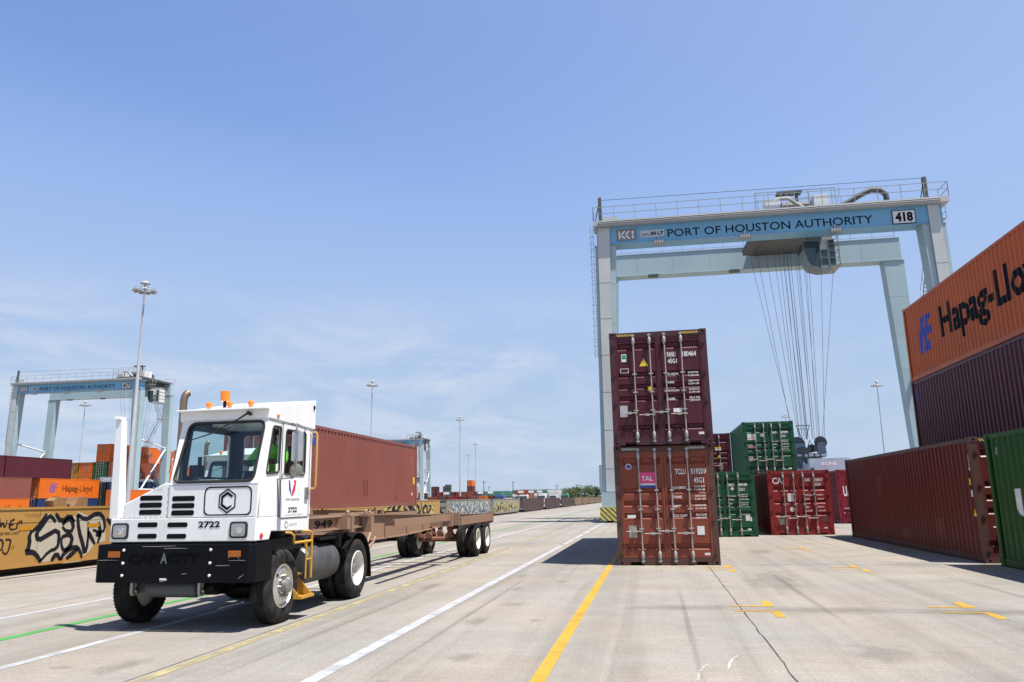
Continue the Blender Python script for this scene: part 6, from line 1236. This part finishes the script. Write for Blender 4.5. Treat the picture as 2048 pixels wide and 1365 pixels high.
w3 = wagon(57.8, 74.1, R_gry, 'wagon covered in pale green and white graffiti, left of the pinkish one'); pal = [plain('pale_green_spray', (0.30, 0.35, 0.25), 0.6), plain('white_spray', (0.40, 0.41, 0.40), 0.6), plain('slate_spray', (0.12, 0.15, 0.18), 0.6)]; tags(w3, 59, 73, pal, 15, 0.34)
w4 = wagon(75.0, 90.7, R_gry, 'wagon with pinkish and grey graffiti just before the ribbed brown ones'); tags(w4, 76, 90, [plain('pink_spray', (0.30, 0.18, 0.20), 0.6), plain('pale_green_spray', (0.5, 0.5, 0.4), 0.6), plain('olive_spray', (0.32, 0.26, 0.07), 0.6)], 12, 0.42)
for k, (a, c) in enumerate(((92.7, 110.7), (112.4, 130.6), (132.8, 152.0))): wagon(a, c, R_brn, '%s of the three dark brown ribbed wagons, counted from the graffiti wagons' % ('first', 'second', 'third')[k], ribs=16)
for k in range(5): wagon(156+k*17.2, 171.6+k*17.2, R_tan, '%s of the five tan wagons before the trees' % ('first', 'second', 'third', 'fourth', 'fifth')[k], ribs=8)
rail_m = paint('rail_steel', (0.16, 0.12, 0.10), 0.5, 0.4, 0.2, metal=0.4)
b = MB()
for x in (-16.38, -17.82): b.box(x-0.035, -30, 0.005, x+0.035, 420, 0.10)
tag(b.build('rail_track', rail_m), kind='structure')
tag(MB().box(-15.30, -30, 0.002, -15.22, 420, 0.012).build('track_edge_gap', seam_m), kind='structure')
tag(MB().box(-19.6, -30, 0.001, -15.33, 420, 0.004).build('rail_ballast', paint('ballast', (0.26, 0.22, 0.18), 0.95, 0.5, 0.1, scale=6)), kind='structure')

# ------------------------------------------------------------------ background buildings, vehicles, trees
def warehouse(x0, x1, y, h, roof_m, wall_m, label, d=40, eaves=0.35):
    t = thing('warehouse', label, 'warehouse', ((x0+x1)/2, y, 0)); w = (x1-x0)/2
    MB().box(-w, 0, 0, w, d, h*(1-eaves)).build('wall', wall_m, t)
    MB().box(-w-0.3, -0.6, h*(1-eaves)+0.01, w+0.3, d+0.6, h*0.96).prism([(-0.6, h*0.961), (d/2, h*1.02), (d+0.6, h*0.961)], -w-0.3, w+0.3, 'x').build('roof', roof_m, t)
    n = int(2*w/7)
    for k in range(n):
        x = -w+3+k*7; MB().box(x, -0.06, 0.2, x+3.6, -0.01, h*(1-eaves)*0.7).build('dock_door', plain('dock_door_grey', (0.32, 0.34, 0.34), 0.6), t)
    return t
g_roof = paint('green_metal_roof', (0.05, 0.17, 0.13), 0.5, 0.2, 0.3); w_wall = paint('pale_shed_wall', (0.5, 0.5, 0.48), 0.6, 0.2, 0.3); w_roof = paint('white_shed_roof', (0.62, 0.62, 0.60), 0.5, 0.1, 0.2)
warehouse(-97, -80.5, 405, 5.9, g_roof, w_wall, 'green roofed shed beyond the far orange topped stack', eaves=0.5)
warehouse(-75.5, -50.5, 415, 6.4, g_roof, w_wall, 'longer green roofed shed nearer the trees', eaves=0.5)
warehouse(-70, -42, 385, 3.9, w_roof, w_wall, 'low white roofed shed in front of the longer green shed', d=20, eaves=0.3)
def small_truck(x, y, m_, label, box=None, rz=0):
    t = thing('parked_truck', label, 'truck', (x, y, 0), rz, 'trucks parked beyond the rail wagons')
    MB().prism([(-1.1, 0.5), (1.1, 0.5), (1.1, 2.3), (1.0, 2.6), (-1.0, 2.6), (-1.1, 2.3)], 0, 2.0, 'y').build('cab', m_, t); MB().prism([(-1.0, 0.5), (1.0, 0.5), (1.0, 1.45), (-1.0, 1.45)], -1.0, -0.01, 'y').build('bonnet', m_, t, bevel=0.1)
    MB().box(-0.95, -0.015, 1.55, 0.95, -0.005, 2.25).build('windscreen', win_dark, t)
    MB().box(-1.2, 2.3, 1.1, 1.2, 11, 3.9 if box else 1.3).build('trailer', box or C_dk, t)
    for yy in (-0.2, 3.4, 9.5):
        for xx in (-1.1, 0.85): MB().lathe([(0, 0.5), (0.25, 0.5)], 14, Matrix.Translation((xx, yy, 0.5))).build('wheel', rubber, t)
blue_v = paint('vehicle_blue', (0.05, 0.10, 0.42), 0.4, 0.1, 0.1); wht_v = paint('vehicle_white', (0.66, 0.68, 0.68), 0.4, 0.1, 0.1); grn_v = paint('vehicle_green', (0.06, 0.26, 0.18), 0.4, 0.1, 0.1)
for (x, y, m_, bx, lab) in ((-41.0, 205, blue_v, None, 'blue truck beyond the pinkish graffiti wagon'), (-37.2, 212, wht_v, P_rust, 'truck with a brown box trailer beyond the ribbed wagons'), (-33.0, 196, wht_v, P_rust, 'white cab with a brown trailer right behind the first ribbed wagon'),
        (-29.6, 205, wht_v, None, 'white flatbed tractor behind the second ribbed wagon'), (-27.2, 210, wht_v, P_white, 'truck with a white box trailer behind the second ribbed wagon'), (-24.5, 215, grn_v, None, 'green truck just before the trees')): small_truck(x, y, m_, lab, bx)
for k, (x, y, m_) in enumerate(((-52, 215, P_rust), (-49.4, 215, P_orange), (-46.8, 217, P_maroon), (-58, 214, P_crim), (-61, 214, P_maroon), (-55, 216, P_oxide), (-64.5, 216, P_rust))):
    container((x, y, 0), L20, ST, m_, 'low %s container in the row beyond the graffiti wagons, %s from the left' % (('brown', 'orange', 'maroon', 'crimson', 'dark maroon', 'oxide', 'rust')[k], ('fifth', 'sixth', 'seventh', 'third', 'second', 'fourth', 'first')[k]), near=False, group='low containers beyond the graffiti wagons')
# lane number boards on posts
sb = plain('signboard_white', (0.70, 0.71, 0.70), 0.5); sg = thing('lane_sign', 'first small white lane board on a black post beyond the wagons', 'sign', (-44.8, 140, 0), 0, 'lane boards on posts')
MB().tube([(0, 0, 0), (0, 0, 3.0)], 0.10, 6).build('post', K_dark, sg); MB().box(-0.1, -0.1, 2.65, 0.9, -0.04, 3.05).build('board', sb, sg)
for k, x in enumerate((-38.5, -32.0, -30.1, -24.4, -22.5, -20.9, -19.0)):
    o = copy_tree(sg); o.location = (x, 140, 0); o['label'] = '%s small white lane board on a black post beyond the wagons' % ('second', 'third', 'fourth', 'fifth', 'sixth', 'seventh', 'eighth')[k]
pole_m = plain('creosoted_pole', (0.07, 0.055, 0.045), 0.8)
up = thing('utility_pole', 'utility pole standing over the first green shed', 'pole', (-84, 380, 0), 0, 'utility poles on the skyline')
MB().tube([(0, 0, 0), (0, 0, 11)], [0.25, 0.16], 6).build('pole', pole_m, up); MB().box(-1.2, -0.08, 9.9, 1.2, 0.08, 10.1).build('crossarm', pole_m, up)
for k, (x, y, h) in enumerate(((-70, 385, 0.95), (-66, 640, 1), (-120, 560, 1), (-44, 450, 0.85), (-52, 420, 0.8), (-30, 520, 1.1))):
    o = copy_tree(up); o.location = (x, y, 0); o.scale = (1, 1, h); o['label'] = ('utility pole left of the longer green shed', 'faint utility pole behind the longer green shed', 'faint utility pole behind the far maroon stack', 'utility pole at the right end of the longer green shed', 'short pole over the longer green shed', 'faint pole at the left edge of the trees')[k]
bs = thing('signal_stand', 'black machine silhouette standing beside the far green container', 'machine', (-90.6, 335, 0)); MB().hull8([(-1.2, -1, 0), (1.0, -1, 0), (1.0, 1, 0), (-1.2, 1, 0)], [(-0.4, -1, 7.0), (1.0, -1, 7.0), (1.0, 1, 7.0), (-0.4, 1, 7.0)]).build('tower', K_dark, bs); MB().box(-1.0, -1.2, 7.01, 1.5, 1.2, 8.3).box(-1.3, -1.2, 5.0, -0.6, 1.2, 6.4).build('head', K_dark, bs)

def leaf_mat(name, c0, c1):
    m, nt, b = _mat(name); N = nt.nodes.new; L = nt.links.new
    g = N('ShaderNodeNewGeometry'); c = N('ShaderNodeMix'); c.data_type = 'RGBA'; c.inputs[6].default_value = (*c0, 1); c.inputs[7].default_value = (*c1, 1)
    L(g.outputs['Random Per Island'], c.inputs[0]); L(c.outputs[2], b.inputs['Base Color']); b.inputs['Roughness'].default_value = 0.7
    return m
leaf = leaf_mat('oak_leaves', (0.045, 0.085, 0.022), (0.10, 0.15, 0.045)); leaf2 = leaf_mat('dark_leaves', (0.03, 0.065, 0.022), (0.07, 0.11, 0.04)); bark = plain('bark', (0.08, 0.06, 0.045), 0.9)
def crown_mesh(h, w, seed, lm, n=2600):
    rnd = random.Random(seed); b = MB(); clumps = []
    for k in range(15):
        a = rnd.random()*2*PI; r = w*0.5*math.sqrt(rnd.random())*0.8; z = h*(0.45+0.42*rnd.random()); clumps.append((r*math.cos(a), r*math.sin(a)*0.8, z, w*rnd.uniform(.12, .24)))
    for k in range(n):
        cx, cy, cz, cr_ = rnd.choice(clumps); u = Vector((rnd.gauss(0, 1), rnd.gauss(0, 1), rnd.gauss(0, 1))).normalized()*cr_*rnd.uniform(0.6, 1.05)
        p = Vector((cx, cy, cz))+Vector((u.x, u.y, u.z*0.75)); s = rnd.uniform(0.12, 0.3); q = Vector((rnd.gauss(0, 1), rnd.gauss(0, 1), rnd.gauss(0, 1))).normalized(); v = q.orthogonal().normalized(); w_ = q.cross(v)
        b.add([p-v*s, p-w_*s*0.6, p+v*s, p+w_*s*0.6], [(0, 1, 2, 3)])
    return b.mesh('crown', lm), clumps
def tree(x, y, h, w, seed, lm, label):
    t = thing('tree', label, 'tree', (x, y, 0), 0, 'trees at the far end of the wagons'); cm, cl = crown_mesh(h, w, seed, lm); link('crown', cm, t)
    b = MB(); b.tube([(0, 0, 0), (0.1, 0, h*0.3), (0, 0.1, h*0.55)], [0.35, 0.25, 0.12], 7)
    for c in cl[:8]: b.tube([(0.05, 0, h*0.28), (c[0]*0.5, c[1]*0.5, (h*0.3+c[2])/2), c[:3]], [0.14, 0.09, 0.04], 5)
    b.build('trunk', bark, t)
tree(-34.6, 320, 5.6, 9.0, 1, leaf, 'leftmost round tree at the end of the wagons'); tree(-28.5, 322, 6.9, 9.5, 2, leaf, 'tallest tree, in the middle of the far group'); tree(-24.2, 330, 6.0, 8.0, 3, leaf2, 'tree right of the tallest one in the far group')
tree(-20.3, 340, 5.0, 7.0, 4, leaf2, 'low tree beside the foot of the big crane'); tree(-17.5, 300, 6.0, 6.0, 5, leaf2, 'dark tree partly hidden by the foot of the big crane')
def treeline():
    rnd = random.Random(9); b = MB()
    for (xa, xb, y, h, n) in ((-200, 60, 700, 7.5, 5200), (-42, -10, 350, 3.4, 2600), (-600, -190, 800, 8, 3000), (60, 500, 760, 8, 3000)):
        for k in range(n):
            x = xa+(xb-xa)*rnd.random(); hh = h*(0.7+0.3*math.sin(x*0.11)+0.12*math.sin(x*0.53)); p = Vector((x, y+rnd.uniform(-4, 4), hh*math.sqrt(rnd.random()))); s = rnd.uniform(0.3, 1.0)*(1.0 if y > 500 else 0.45)
            q = Vector((rnd.gauss(0, 1), rnd.gauss(0, 1), rnd.gauss(0, 1))).normalized(); v = q.orthogonal().normalized(); w_ = q.cross(v); b.add([p-v*s, p-w_*s*0.7, p+v*s, p+w_*s*0.7], [(0, 1, 2, 3)])
    return tag(b.build('tree_line', leaf2), 'low far line of trees and bushes along the horizon', 'trees', kind='stuff')
treeline()
